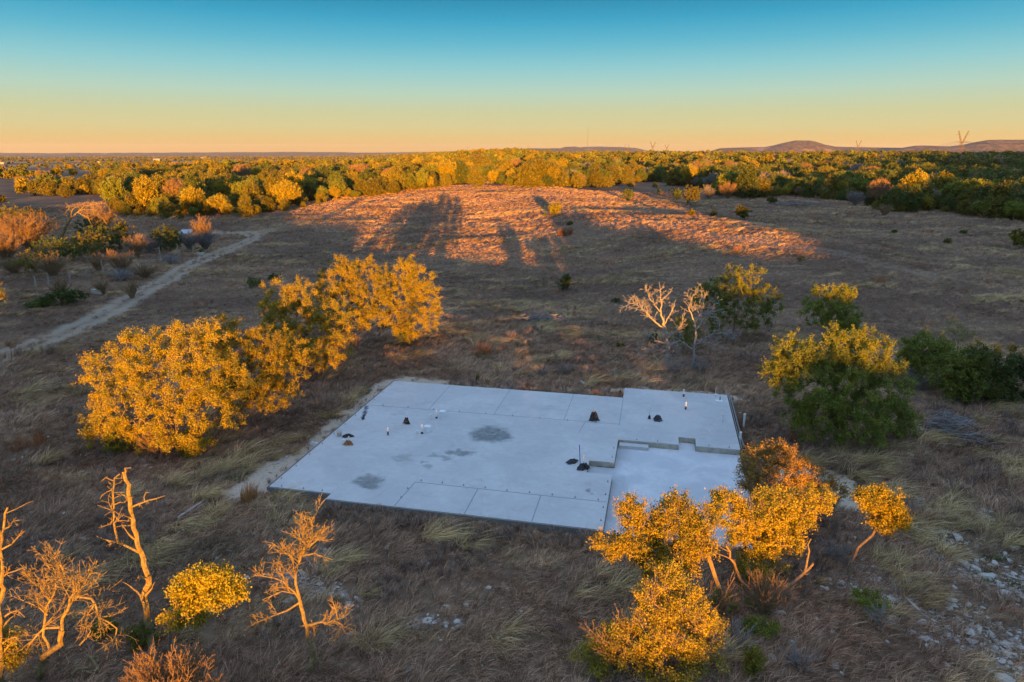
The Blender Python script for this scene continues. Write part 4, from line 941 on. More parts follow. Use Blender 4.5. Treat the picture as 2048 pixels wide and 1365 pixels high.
#SECTION3
# ------------------------------------------------------------------ scattering with geometry nodes (only for uncountable stuff)
def proj(x, y, z):
    dx, dy, dz = x, y, z - CAM_H
    f = dy * math.cos(PITCH) - dz * math.sin(PITCH); u = dy * math.sin(PITCH) + dz * math.cos(PITCH)
    f = np.maximum(f, .1)
    return CX + FPX * dx / f, CY - FPX * u / f
def scatter(name, X, Y, rot, scl, idx, templates, label, cat, dz=-.03, tilt=None):
    Z = zt(X, Y) + dz
    me = bpy.data.meshes.new(name); me.vertices.add(len(X))
    me.vertices.foreach_set('co', np.ascontiguousarray(np.c_[X, Y, Z], np.float32).ravel())
    for nm, ty, v in (('rot', 'FLOAT', rot), ('scl', 'FLOAT', scl), ('idx', 'INT', idx)):
        a = me.attributes.new(nm, ty, 'POINT'); a.data.foreach_set('value', np.ascontiguousarray(v, np.int32 if ty == 'INT' else np.float32))
    o = obj(name, me)
    cl = bpy.data.collections.new(name + ' kinds')
    for k, t in enumerate(templates):
        t_ = bpy.data.objects.new('%02d %s' % (k, name), t); cl.objects.link(t_)
    ng = bpy.data.node_groups.new(name, 'GeometryNodeTree')
    ng.interface.new_socket('Geometry', in_out='INPUT', socket_type='NodeSocketGeometry')
    ng.interface.new_socket('Geometry', in_out='OUTPUT', socket_type='NodeSocketGeometry')
    gi = ng.nodes.new('NodeGroupInput'); go = ng.nodes.new('NodeGroupOutput')
    ci = ng.nodes.new('GeometryNodeCollectionInfo'); ci.inputs['Collection'].default_value = cl
    ci.inputs['Separate Children'].default_value = True; ci.inputs['Reset Children'].default_value = True
    ip = ng.nodes.new('GeometryNodeInstanceOnPoints'); ip.inputs['Pick Instance'].default_value = True
    def attr(nm, ty):
        n = ng.nodes.new('GeometryNodeInputNamedAttribute'); n.data_type = ty; n.inputs['Name'].default_value = nm; return n.outputs['Attribute']
    cx = ng.nodes.new('ShaderNodeCombineXYZ'); ng.links.new(attr('rot', 'FLOAT'), cx.inputs['Z'])
    ng.links.new(gi.outputs[0], ip.inputs['Points']); ng.links.new(ci.outputs[0], ip.inputs['Instance'])
    ng.links.new(attr('idx', 'INT'), ip.inputs['Instance Index']); ng.links.new(cx.outputs[0], ip.inputs['Rotation'])
    ng.links.new(attr('scl', 'FLOAT'), ip.inputs['Scale']); ng.links.new(ip.outputs[0], go.inputs[0])
    md = o.modifiers.new('scatter', 'NODES'); md.node_group = ng
    return tag(o, label, cat, kind='stuff')
def blades(n, h, w, rad, lean, seed, curl=.5, wind=.4, seg=3, hv=.4):
    rn = np.random.default_rng(seed)
    a = rn.uniform(0, 2 * math.pi, n); r = rad * rn.random(n) ** .5
    bx = np.c_[r * np.cos(a), r * np.sin(a), np.zeros(n)]
    da = a + rn.normal(0, .8, n)
    d = np.c_[np.cos(da), np.sin(da), np.zeros(n)] * (lean * rn.uniform(.3, 1.3, n))[:, None] + [wind, 0, 0]
    H = h * rn.uniform(1 - hv, 1 + hv, n)[:, None]
    side = np.cross(d + [0, 0, 1.], rn.normal(size=(n, 3))); side /= np.linalg.norm(side, axis=1, keepdims=True) + 1e-9
    V = []; 
    for s_ in range(seg + 1):
        t = s_ / seg; c_ = bx + H * (np.array([0, 0, 1.]) * (t - curl * t * t * .5) + d * t * (1 + curl * t) * .7)
        ww = w * (1 - t * .85) / 2; V += [c_ - side * ww, c_ + side * ww]
    V = np.stack(V, 1).reshape(-1, 3); k = 2 * (seg + 1); b0 = (np.arange(n) * k)[:, None, None]
    q = np.array([[2 * s_, 2 * s_ + 1, 2 * s_ + 3, 2 * s_ + 2] for s_ in range(seg)])
    return V, (b0 + q[None]).reshape(-1, 4)
def tuft(nm, m_, *a, **k):
    V, Q = blades(*a, **k); return mesh_np(nm, V, [Q], [M[m_]])
def stems(nm, m_, seed, h=.6, w=.5, n=10, minr=.006):
    rn = np.random.default_rng(seed); polys = []
    for i in range(n):
        a = rn.uniform(0, 6.28); L = h * rn.uniform(.6, 1.1); q = w * rn.uniform(.1, .6)
        polys.append(([[math.cos(a) * .05, math.sin(a) * .05, -.05], [math.cos(a) * q * .4, math.sin(a) * q * .4, L * .5], [math.cos(a) * q, math.sin(a) * q, L]], minr * 1.6, minr))
    V, Q = twigtree(polys, rn, 1, (7,), (.5,), ang=.6, up=.5, minr=minr)
    return mesh_np(nm, V, [Q], [M[m_]])
T_grass = [tuft('grass tuft', 'grass', 42, .42, .022, .28, .55, 100 + i, curl=.9, wind=.45) for i in range(5)] + \
          [tuft('grass tuft', 'grass', 30, .62, .020, .22, .35, 110 + i, curl=.8, wind=.35) for i in range(3)]
T_straw = [tuft('straw tuft', 'straw', 60, .75, .020, .22, .45, 120 + i, curl=1.1, wind=.55) for i in range(4)]
T_weed = [tuft('weed tuft', 'weed', 40, .22, .04, .3, .6, 130 + i, curl=.6, wind=.1) for i in range(3)]
T_rust = [tuft('bluestem tuft', 'rust', 50, .85, .018, .25, .2, 140 + i, curl=.3, wind=.15) for i in range(3)]
T_stem = [stems('scrub stems', 'scrub', 150 + i) for i in range(4)]
def field(r0, r1, dens, seed):
    rn = np.random.default_rng(seed)
    n = int((r1 * r1 - r0 * r0) * .5 * 1.5 * dens)
    r = np.sqrt(rn.uniform(r0 * r0, r1 * r1, n)); a = rn.uniform(-.75, .75, n)
    x, y = r * np.sin(a), r * np.cos(a)
    px, py = proj(x, y, zt(x, y)); k = (px > -70) & (px < 2118) & (py < 1440); x, y = x[k], y[k]
    A, B = toL(x, y)
    ins = (A > -20.3) & (A < 5.9) & (B > 29.2) & (B < 50.5) & ~((A < -2.3) & (B > 48.35)) & ~((A < -16.5) & (B < 29.9))
    e_ = (A > 5.2) & (A < 6.0) & (B < 40)
    ins = ins & ~(e_ & (wav(x, y, 2.2) > .0))
    pm = np.maximum(pale_mask(x, y), .55 * soft_mask(x, y)); tm = track_mask(x, y) if r1 > 60 else np.zeros(len(x))
    keep = ~ins & (rn.random(len(x)) > pm * .97) & (rn.random(len(x)) > tm * .9)
    return x[keep], y[keep], rn
XS = {k: [] for k in ('grass', 'straw', 'weed', 'rust', 'stem')}
for r0, r1, dens, sc in ((14, 40, 12, .85), (40, 75, 7, 1.0), (75, 140, 2.6, 1.05), (140, 300, 1.15, 1.35)):
    x, y, rn = field(r0, r1, dens, int(r0))
    n1 = wav(x, y, 9, 1) * .6 + wav(x, y, 3.3, 2) * .5 + wav(x, y, 27, 5) * .4; n2 = wav(x, y, 13, 4) * .6 + wav(x, y, 4.1, 7) * .5; n3 = wav(x, y, 17, 8) * .7 + wav(x, y, 5, 3) * .4
    if r0 > 70: n1 = .75 * wav(x * .3, y, 16, 1) + .5 * wav(x * .4, y, 6, 2) + .3 * wav(x, y, 5, 5)
    u = rn.random(len(x)); kind = np.zeros(len(x), int)
    kind[(n1 > .42) & (u < .38)] = 1; kind[(n2 > .62) & (u < .5)] = 2; kind[(n3 > .72) & (u > .45)] = 3; kind[(n2 < -.38) & (u > (.62 if r1 < 80 else .85))] = 4
    D_ = np.hypot(x, y)
    s_ = sc * rn.uniform(.6, 1.25, len(x)) * (1 + .35 * np.clip(n1, -.6, 1))
    far_s = np.where(D_ > 75, .75, 1.0)
    rt = 1.2 * wav(x, y, 11, 9) + .8 * wav(x, y, 4.5, 2) + rn.normal(0, .5, len(x))
    for k, nm in enumerate(XS):
        q = kind == k; XS[nm].append(np.c_[x[q], y[q], rt[q], (s_ * far_s)[q]])
for nm, tp, name, lb, ct in (('grass', T_grass, 'dead_grass', 'matted brown dead grass covering the whole clearing', 'grass'), ('straw', T_straw, 'straw_grass', 'pale straw coloured long grass in drifts over the clearing', 'long grass'),
                         ('weed', T_weed, 'green_weeds', 'low dull green weeds scattered between the dead grass', 'weeds'), ('rust', T_rust, 'bluestem_grass', 'rust red bluestem standing in patches', 'bluestem'),
                         ('stem', T_stem, 'scrub_stems', 'dry grey brown weed stems standing among the grass', 'dry stems')):
    A_ = np.concatenate(XS[nm]); rn = np.random.default_rng(len(A_))
    scatter(name, A_[:, 0], A_[:, 1], A_[:, 2], A_[:, 3], rn.integers(0, len(tp), len(A_)), tp, lb, ct)
# a thick fringe against the back and front of the slab
rn = np.random.default_rng(77); fr = []; 
for a0, a1, b0_, b1_, n, s_ in ((-11, -2.3, 48.3, 49.1, 240, .9), (-20, -2.2, 28.0, 29.2, 330, 1.0), (-1.9, 6, 50.4, 50.9, 60, .7), (5.6, 6.8, 30.5, 40.3, 240, 1.0), (-20.9, -20.2, 31, 47, 40, .6), (-16.3, -2.2, 48.9, 50.5, 200, .9)):
    A_ = rn.uniform(a0, a1, n); B_ = rn.uniform(b0_, b1_, n); x, y = W(A_, B_); fr.append(np.c_[x, y, rn.uniform(0, 6.28, n), s_ * rn.uniform(.6, 1.2, n)])
fr = np.concatenate(fr)
scatter('slab_edge_weeds', fr[:, 0], fr[:, 1], fr[:, 2], fr[:, 3], rn.integers(0, 7, len(fr)), T_grass[5:8] + T_stem, 'brown weeds crowding the edges of the slab', 'weeds')
# pebbles
peb = []
for i in range(4):
    rp = np.random.default_rng(160 + i); d = rp.normal(size=(14, 3)); d /= np.linalg.norm(d, axis=1, keepdims=True)
    import bmesh
    bm = bmesh.new()
    for q in d * [.10, .07, .04] * rp.uniform(.7, 1.2, (14, 1)): bm.verts.new(q)
    bmesh.ops.convex_hull(bm, input=bm.verts); mm = bpy.data.meshes.new('pebble'); bm.to_mesh(mm); bm.free(); mm.materials.append(M['rock']); peb.append(mm)
rn = np.random.default_rng(9); r = np.sqrt(rn.uniform(14 ** 2, 60 ** 2, 90000)); a = rn.uniform(-.75, .75, 90000); x, y = r * np.sin(a), r * np.cos(a)
k = rn.random(len(x)) < (soft_mask(x, y) * .45 + pale_mask(x, y) * .12 + .006); A, B = toL(x, y); k &= ~((A > -20.3) & (A < 5.9) & (B > 29.2) & (B < 50.5)); x, y = x[k], y[k]
scatter('limestone_pebbles', x, y, rn.uniform(0, 6.28, len(x)), rn.lognormal(-.15, .5, len(x)), rn.integers(0, 4, len(x)), peb, 'pale limestone rubble and pebbles in the bare patches', 'pebbles', dz=.02)
def clump(name, base, m_, n, h, w, rad, lean, label, seed, cat='grass clump', curl=.6, wind=.2, xyz=None, wd=.022):
    b0 = G(*base) if xyz is None else np.array(xyz, float); V, Q = blades(n, h, wd, rad, lean, seed, curl, wind)
    return tag(obj(name, mesh_np(name, V, [Q], [M[m_]]), None, b0 - [0, 0, .03]), label, cat)
clump('grass_clump', (497, 1000), 'orange_grass', 260, .95, 1, .40, .18, 'upright orange grass clump at the left front corner of the slab', 1, curl=.3)
clump('grass_clump', (953, 768), 'weed', 60, 1.0, 1, .12, .15, 'yellow green spiky plant behind the back edge of the slab', 2, curl=.2, wd=.05)
clump('grass_clump', (865, 1075), 'straw', 420, 1.0, 1, .55, .55, 'large straw coloured windswept clump in front of the slab', 3, curl=1.1, wind=.6)
clump('grass_clump', (930, 1090), 'straw', 300, .8, 1, .5, .6, 'smaller straw clump right of the large windswept one', 4, curl=1.1, wind=.6)
clump('grass_clump', (1065, 782), 'rust', 300, .8, 1, .8, .7, 'arching rust brown grass hanging over the back edge of the slab', 5, curl=1.3)
clump('grass_clump', (430, 1030), 'straw', 260, .9, 1, .4, .5, 'pale yellow clump beside the grey board', 6, curl=1.0)
clump('grass_clump', (745, 1290), 'straw', 300, .9, 1, .5, .5, 'pale clump right of the twiggy dead tree', 7, curl=1.0)
clump('grass_clump', (1130, 470), 'rust', 420, 1.6, 1, 1.6, .3, 'orange grass mound in the sunlit band below the dark bush', 8, curl=.4, wd=.05)
bare_bush('weed_stalks', (622, 868), .45, 1.1, 'orange lit weed stalks beside the left edge of the slab', 901, 'twig', 14, cat='weed')
bare_bush('weed_stalks', (592, 868), .35, .7, 'smaller pink weed stalks left of the orange lit ones', 902, 'twig', 10, cat='weed')
bare_bush('weed_stalks', (684, 1002), .3, .5, 'bare weed poking over the front edge of the slab', 903, 'grey_twig', 8, cat='weed')
bare_bush('bare_bush', (1330, 740), .8, .8, 'low grey bush in front of the dead trees', 904, 'grey_twig', 20)
# grey sage like bushes behind the slab
for k, (px, py, w, h) in enumerate([(1085, 752, 1.2, 1.1), (1130, 748, 1.2, 1.2), (1175, 752, 1.1, 1.0), (1030, 742, 1.0, .8), (1225, 755, .9, .8)]):
    bare_bush('sage_bush', (px, py), w, h, ['second', 'middle', 'fourth', 'leftmost', 'rightmost'][k] + ' of the five grey stemmed bushes behind the back edge of the slab', 910 + k, 'grey_twig', 34, group='grey bushes behind the slab')

# ------------------------------------------------------------------ bushes and saplings in the middle distance
MID = [((1113, 432), 2.5, 3.2, 'rounded olive bush alone in the middle of the pasture', 'juniper', 150), ((1090, 434), .6, .8, 'tiny green bush at the foot of the rounded olive bush', 'dark_juniper', 20),
       ((1130, 582), 1.5, 2.6, 'dark green cedar bush alone behind the brush pile', 'dark_juniper', 110), ((1382, 412), 4.4, 6.6, 'golden tree shaped cedar in front of the right hand wood', 'juniper', 260),
       ((1352, 402), 2.6, 5.0, 'dark green cedar against the left side of the golden cedar', 'dark_juniper', 120), ((1383, 433), 1.0, 1.7, 'small cedar bush below the golden cedar', 'juniper', 50), ((1427, 434), 1.1, 1.6, 'small dark cedar bush between the golden cedars', 'dark_juniper', 50),
       ((1481, 440), 2.7, 3.6, 'broad sunlit cedar bush with dark foot', 'juniper', 150), ((1255, 400), 2.4, 4.0, 'dark double cedar left of the golden cedar', 'dark_juniper', 120), ((1262, 378), 3.0, 4.4, 'cedar with sunlit cap behind the double cedar', 'juniper', 130),
       ((1310, 376), 1.6, 2.6, 'upper small dark cedar in the glade', 'dark_juniper', 60), ((1318, 389), 1.5, 2.0, 'lower small dark cedar in the glade', 'dark_juniper', 50), ((1543, 408), 2.0, 2.4, 'round dark cedar bush before the slash line', 'dark_juniper', 80),
       ((2034, 495), 2.2, 3.4, 'dark cedar at the right edge of the pasture', 'juniper', 120), ((1895, 487), 1.0, .9, 'low green tuft bush in the right of the pasture', 'dark_juniper', 30), ((1926, 469), 1.0, .8, 'low green tuft bush farther out on the right', 'dark_juniper', 30),
       ((960, 378), 4.4, 6.0, 'golden round tree standing alone at the head of the pasture', 'juniper', 200), ((1140, 450), .7, .8, 'small dark green bush above the orange grass mound', 'dark_juniper', 24), ((1232, 606), .7, .6, 'low green tuft left of the dead trees', 'dark_juniper', 24),
       ((1240, 696), .5, .5, 'small green tuft before the dead trees', 'dark_juniper', 20), ((510, 575), 1.6, 1.3, 'dark low bush behind the golden oak row', 'dark_juniper', 50), ((548, 560), 1.3, .9, 'low green bush right of the dark low bush', 'dark_juniper', 36),
       ((1600, 520), .8, .6, 'tiny green bush right of the sunlit wedge of grass', 'dark_juniper', 20), ((826, 374), 3.0, 4.2, 'dark footed cedar left of the pasture head', 'juniper', 110), ((1790, 468), 1.0, .8, 'tiny cedar below the wood in the right pasture', 'dark_juniper', 20)]
for k, (b_, w, h, lb, mt, n) in enumerate(MID):
    big = b_[1] < 520; green_bush('cedar_bush', b_, w, h, lb, 950 + k, mt, n, leaf=(.26, .16) if big else (.12, .07), nl=10)
bare_bush('bare_tree', (1455, 400), 3.6, 6.5, 'pinkish bare crowned tree right of the golden cedar', 981, 'twig', 44, cat='tree', minr=.03)
bare_bush('bare_tree', (1415, 400), 3.0, 5.5, 'greyish bare tree just behind the golden cedar', 982, 'grey_twig', 36, cat='tree', minr=.03)
bare_bush('bare_tree', (1710, 412), 3.2, 5.0, 'dark grey green round tree at the edge of the right hand wood', 983, 'grey_twig', 50, cat='tree', minr=.035)
bare_bush('bare_tree', (1768, 432), 2.6, 3.4, 'small umbrella shaped bare bush with orange top', 984, 'twig', 26, cat='tree', minr=.03)
# the thicket on the left
LEFT = [((60, 500), 4.5, 6.0, 'fan shaped bare orange bush left of the leaning dead tree', 'twig', 70, 'b'), ((15, 530), 3.2, 5.0, 'bare orange bush at the left edge', 'twig', 44, 'b'), ((20, 450), 4.0, 4.0, 'green bush high at the left edge', 'juniper', 110, 'g'),
        ((62, 446), 3.6, 3.6, 'olive bush behind the fan shaped bare bush', 'juniper', 100, 'g'), ((205, 470), 3.4, 6.5, 'small orange bare tree right of the leaning dead tree', 'twig', 40, 'b'),
        ((110, 525), 3.6, 3.4, 'dark green bush in front of the leaning dead tree', 'dark_juniper', 100, 'g'), ((165, 520), 3.8, 3.6, 'dark green bush in the heart of the left thicket', 'juniper', 110, 'g'), ((205, 505), 3.6, 4.0, 'green bush right of the heart of the left thicket', 'dark_juniper', 110, 'g'),
        ((242, 500), 2.4, 5.0, 'yellow topped bush in the left thicket', 'juniper', 90, 'g'), ((190, 480), 3.0, 4.2, 'tall dark bush behind the yellow topped bush', 'dark_juniper', 90, 'g'), ((70, 545), 3.0, 2.6, 'brown green bush at the lower left of the thicket', 'juniper', 70, 'g'),
        ((30, 548), 2.6, 2.2, 'reddish brown bare bush in the lower left of the thicket', 'twig', 40, 'b'), ((108, 552), 2.6, 3.0, 'pale orange bare bush at the front of the thicket', 'twig', 36, 'b'), ((198, 545), 1.5, 2.8, 'small orange topped bush beside two fence posts', 'twig', 24, 'b'),
        ((245, 552), 2.2, 3.6, 'sparse sapling lit orange at its base', 'twig', 30, 'b'), ((275, 515), 2.4, 3.8, 'sparse orange bush behind the fence', 'twig', 30, 'b'), ((300, 505), 2.6, 3.2, 'grey bare bush left of the dark green hedge', 'grey_twig', 40, 'b'),
        ((330, 504), 2.6, 3.6, 'dark green hedge bush behind the tall fence post', 'dark_juniper', 100, 'g'), ((352, 500), 2.2, 3.4, 'dark green bush at the right of the hedge', 'dark_juniper', 80, 'g'), ((380, 500), 2.4, 3.4, 'grey bare bush right of the hedge', 'grey_twig', 44, 'b'),
        ((412, 500), 2.8, 3.8, 'round grey bare bush at the right end of the thicket', 'grey_twig', 50, 'b'), ((408, 498), 2.2, 5.6, 'orange topped bare bush rising over the right end of the thicket', 'twig', 40, 'b'), ((130, 608), 1.9, 1.3, 'dark green low bush by the track', 'dark_juniper', 60, 'g'),
        ((124, 602), 1.4, 2.8, 'pinkish orange bare bush rising from the dark green low bush', 'twig', 30, 'b'), ((205, 588), 1.4, 1.8, 'orange tipped bare bush above the pale culvert box', 'twig', 26, 'b'), ((265, 596), 1.2, 2.1, 'small spreading bare bush beside the track', 'twig', 20, 'b'),
        ((240, 562), 2.2, 1.6, 'dark grey bush behind the track', 'grey_twig', 34, 'b'), ((290, 556), 2.4, 2.0, 'brown bare bush with orange tips by the fence', 'twig', 34, 'b'), ((345, 530), 2.0, 1.6, 'low grey bush right of the tall fence post', 'grey_twig', 26, 'b'), ((75, 614), .9, .5, 'low green patch bush by the left of the track', 'dark_juniper', 30, 'g'), ((95, 612), 1.1, .6, 'low green patch bush beside the dark green low bush', 'dark_juniper', 34, 'g')]
for k, (b_, w, h, lb, mt, n, t) in enumerate(LEFT):
    if t == 'g': green_bush('thicket_bush', b_, w * 1.45, h * 1.35, lb, 1000 + k, mt, int(n * 1.9), leaf=(.17, .10), nl=13)
    else: bare_bush('thicket_bush', b_, w * 1.15, h * 1.12, lb, 1000 + k, mt, int(n * 1.3), minr=.020, dens=(2.6, 3.0))
dead_tree('dead_tree', 'dead tree', (118, 488), [([(125, 470), (133, 452), (140, 440)], .35, .22), ([(140, 440), (130, 428), (118, 420)], .16, .04), ([(140, 440), (155, 425), (175, 435), (190, 460)], .2, .05), ([(138, 442), (160, 420), (190, 420), (215, 450)], .15, .04),
          ([(135, 450), (115, 440), (105, 445)], .14, .04), ([(140, 438), (145, 420), (165, 408)], .14, .03), ([(118, 480), (112, 462), (108, 450)], .2, .08), ([(150, 430), (170, 412), (200, 408)], .12, .03), ([(128, 430), (140, 415), (130, 405)], .1, .03)],
          'large leaning dead tree with drooping orange branches above the left thicket', 91, levels=3, dens=(.8, 1.2, 1.2), ln=(.35, .42, .4), minr=.03, rk=.5)
# fence
fb = G(320, 520); fe = empty('wire_fence', fb, 'broken wire fence of grey posts along the left thicket', 'fence')
M['post'] = simple('grey fence post', (.34, .30, .26), .9, .3, 5)
fp = [(72, 575), (98, 571), (140, 560), (172, 556), (208, 548), (240, 547), (280, 540), (322, 524), (360, 512), (388, 505)]
tops = []
for k, q in enumerate(fp):
    b0 = G(*q); rn = np.random.default_rng(k); h = [1.5, 1.4, 1.3, 1.5, 1.9, 1.3, 1.5, 2.6, 1.6, 1.4][k]; ln_ = rn.normal(0, .12)
    MB().tube([(0, 0, -.3), (ln_ * h * .5, 0, h * .5), (ln_ * h, .02, h)], [.09, .085, .07], 7).build('post', M['post'], fe, b0 - fb); tops.append(b0 - fb + [ln_ * 1.0, 0, 1.0])
for dz in (0, -.35):
    MB().tube([t + [0, 0, dz] for t in tops], .012, 4).build('wire', M['steel'], fe)
# culvert box, trough, little shed
M['culvert'] = simple('pale concrete culvert', (.55, .47, .38), .9, .15)
c0 = G(196, 588); o = MB(); 
for c_, d_ in (((0, -.3, .3), (1.3, .06, .6)), ((0, .3, .3), (1.3, .06, .6)), ((0, 0, .57), (1.3, .54, .06)), ((0, 0, .03), (1.3, .54, .06)), ((.62, 0, .3), (.06, .54, .48))): o.box(c_, d_)
tag(o.build('culvert_box', M['culvert'], None, c0), 'pale open ended box lying beside the track', 'box')
e = empty('water_trough', G(402, 512), 'small round pale trough at the bend of the track', 'trough')
MB().lathe([(0, .05), (.55, .05), (.62, .55), (.56, .55), (.5, .12), (0, .12)], (0, 0, 0), 18).build('basin', M['culvert'], e, smooth=False)
green_bush('green_shrub', (404, 506), .7, .7, 'tiny dark bush just behind the round trough', 1090, 'dark_juniper', 24, leaf=(.15, .1))
M['sheet'] = simple('grey sheet metal', (.42, .42, .46), .5, .15)
sb0 = G(374, 486); e = empty('shed', sb0, 'low shed with pale grey roof half hidden by the right end of the thicket', 'shed')
MB().box((0, 0, 1.0), (2.2, 2.0, 2.0)).build('wall', M['post'], e)
rf = MB(); rf.add([[-1.35, -1.3, 2.05], [1.35, -1.3, 2.05], [1.35, 1.3, 2.75], [-1.35, 1.3, 2.75], [-1.35, -1.3, 2.13], [1.35, -1.3, 2.13], [1.35, 1.3, 2.83], [-1.35, 1.3, 2.83]], [[0, 3, 2, 1], [4, 5, 6, 7], [0, 1, 5, 4], [1, 2, 6, 5], [2, 3, 7, 6], [3, 0, 4, 7]]).build('roof', M['sheet'], e)

# ------------------------------------------------------------------ the woods
def wood_tree(kind, seed, leafm, n, per, nl, leaf, h, w):
    rn = np.random.default_rng(seed); lobes = []
    k = 6 if kind == 'juniper' else 7
    for i in range(k):
        a = rn.uniform(0, 6.28); rad = w * .5 * rn.uniform(.3, 1); z = h * (rn.uniform(.3, .68) if kind == 'juniper' else rn.uniform(.5, .72))
        r = w * rn.uniform(.34, .5); lobes.append((np.array([math.cos(a) * rad, math.sin(a) * rad, z]), (r, r, r * 1.0)))
    lobes.append((np.array([0, 0, h * .68]), (w * .48, w * .48, h * .32)))
    if kind == 'juniper': lobes.append((np.array([0, 0, h * .35]), (w * .8, w * .8, h * .33)))
    T = lobe_targets(lobes, n, rn, .65); T = T[T[:, 2] > .3]
    sk = Skel([[0, 0, -.3], [rn.normal() * .2, 0, h * .2], [rn.normal() * .3, 0, h * .4]], rn).grow(list(T), first=1, step=.9)
    Vw, Qw = sk.wood(sk.radii(.02, rmax=.25), 4)
    cen = np.array([0, 0, h * .35]); C, s0, s1 = sprigs(sk.arr[sk.tips], cen, rn, per, nl, .7, .14)
    if kind == 'bare':
        Vt, Qt = tubes(s0, s1, np.full(len(s0), .045), np.full(len(s0), .018), 3)
        C2 = np.repeat((s0 + s1) / 2, 2, 0); e2 = C2 + rn.normal(size=C2.shape) * .4; Vu, Qu = tubes(C2, e2, np.full(len(C2), .03), np.full(len(C2), .012), 3)
        return mesh_np('trunk', Vw, [Qw], [M[leafm]]), mesh_np('crown', np.r_[Vt, Vu], [np.r_[Qt, Qu + len(Vt)]], [M[leafm]])
    Vl, Ql = leaves(C, rn, *leaf)
    return mesh_np('trunk', Vw, [Qw], [M['bark']]), mesh_np('crown', Vl, [Ql], [M[leafm]])
KINDS = [('juniper', 'juniper', 'olive green juniper'), ('juniper', 'juniper', 'olive green juniper'), ('juniper', 'dark_juniper', 'dark green juniper'), ('oak', 'oak_green', 'green round headed oak'),
         ('oak', 'oak', 'golden round headed oak'), ('bare', 'twig', 'bare pinkish brown tree'), ('bare', 'grey_twig', 'bare grey tree'), ('juniper', 'dark_juniper', 'dark green juniper')]
WT = [wood_tree(k, 2000 + i, m_, 260, 5, 9, (.27, .18), 5.6 + .5 * (i % 3), 3.4 + .3 * (i % 2)) for i, (k, m_, _) in enumerate(KINDS)]
def joined(tr, cr):
    def arr(me):
        v = np.empty(len(me.vertices) * 3, np.float32); me.vertices.foreach_get('co', v)
        q = np.empty(len(me.loops), np.int32); me.loops.foreach_get('vertex_index', q); return v.reshape(-1, 3), q.reshape(-1, 4)
    a, qa = arr(tr); b_, qb = arr(cr)
    return mesh_np('wood tree', np.r_[a, b_], [np.r_[qa, qb + len(a)]], [tr.materials[0], cr.materials[0]], mi=np.r_[np.zeros(len(qa)), np.ones(len(qb))])
LOWP = [joined(*wood_tree(k, 2100 + i, m_, 90, 4, 5, (.75, .55), 6.0, 3.4)) for i, (k, m_, _) in enumerate(KINDS)]
NEARP = [joined(*t) for t in WT]
YB = ([-80, 0, 60, 150, 215, 235, 300, 480, 560, 650, 760, 800, 850, 880, 930, 1000, 1040, 1180, 1240, 1310, 1345, 1420, 1440, 1500, 1580, 1650, 1700, 1740, 1760, 1850, 1900, 2000, 2048, 2130],
      [392, 394, 392, 396, 400, 436, 438, 434, 430, 406, 390, 388, 380, 374, 368, 370, 376, 376, 370, 362, 370, 380, 394, 398, 396, 400, 404, 412, 424, 426, 430, 440, 446, 450])
DM = ([-80, 0, 200, 330, 430, 600, 800, 2200], [310, 320, 390, 640, 900, 1300, 1450, 1450])
GAPS = [(820, 351, 34, 4), (960, 357, 45, 4), (1300, 372, 30, 8), (180, 402, 55, 12), (70, 400, 60, 8)]
rn = np.random.default_rng(31); CX_, CY_ = [], []
for r0, r1, sp in ((150, 420, 4.7), (420, 800, 7.0), (800, 1450, 10.5)):
    na_ = int(1.5 * (r0 + r1) / 2 / sp)
    for r in np.arange(r0, r1, sp):
        m_ = int(1.5 * r / sp); a = (np.arange(m_) + rn.uniform(-.42, .42, m_)) / m_ * 1.5 - .75; q = r + rn.uniform(-.45, .45, m_) * sp
        CX_.append(q * np.sin(a)); CY_.append(q * np.cos(a))
X, Y = np.concatenate(CX_), np.concatenate(CY_); Z = zt(X, Y); PX, PY = proj(X, Y, Z); D_ = np.hypot(X, Y)
k = (PX > -60) & (PX < 2110) & (PY < np.interp(PX, *YB) + 2.5 * wav(X, Y, 19)) & (D_ < np.interp(PX, *DM) * (1 + .12 * wav(X, Y, 90)))
for gx, gy, ga, gb in GAPS: k &= (((PX - gx) / ga) ** 2 + ((PY - gy) / gb) ** 2) > 1
k &= rn.random(len(X)) > .06
X, Y, D_, PX = X[k], Y[k], D_[k], PX[k]
# sparse trees on the open plain to the left
n = 5200; r = np.sqrt(rn.uniform(330 ** 2, 3600 ** 2, n)); a = rn.uniform(-.66, -.10, n); xs, ys = r * np.sin(a), r * np.cos(a)
k = (r > np.interp(proj(xs, ys, zt(xs, ys))[0], *DM) * 1.05) & (wav(xs, ys, 330, 3) + .6 * wav(xs, ys, 90, 1) > .0); xs, ys = xs[k], ys[k]
n = 5000; r = np.sqrt(rn.uniform(3300 ** 2, 9500 ** 2, n)); a = rn.uniform(-.68, .0, n); xf, yf = r * np.sin(a), r * np.cos(a); k = wav(xf, yf, 1500, 3) + .6 * wav(xf, yf, 500, 1) > -.1; xf, yf = xf[k], yf[k]; sf = rn.uniform(.9, 2.2, len(xf))
u = rn.random(len(X)); t = np.clip((PX - 900) / 500, 0, 1)     # left: olive and gold, right: darker with bare trees
pl = np.array([.38, .27, .08, .10, .13, .02, .01, .01]); pr = np.array([.22, .12, .22, .13, .06, .04, .07, .14])
cum = np.cumsum(pl[None] * (1 - t[:, None]) + pr[None] * t[:, None], 1); cum /= cum[:, -1:]
KI = (u[:, None] > cum).sum(1).clip(0, 7)
cl_ = wav(X, Y, 34, 5) + .5 * wav(X, Y, 13, 2); KI = np.where((cl_ > 1.0) & (PX > 1150), 5 + (rn.random(len(X)) > .5), KI)
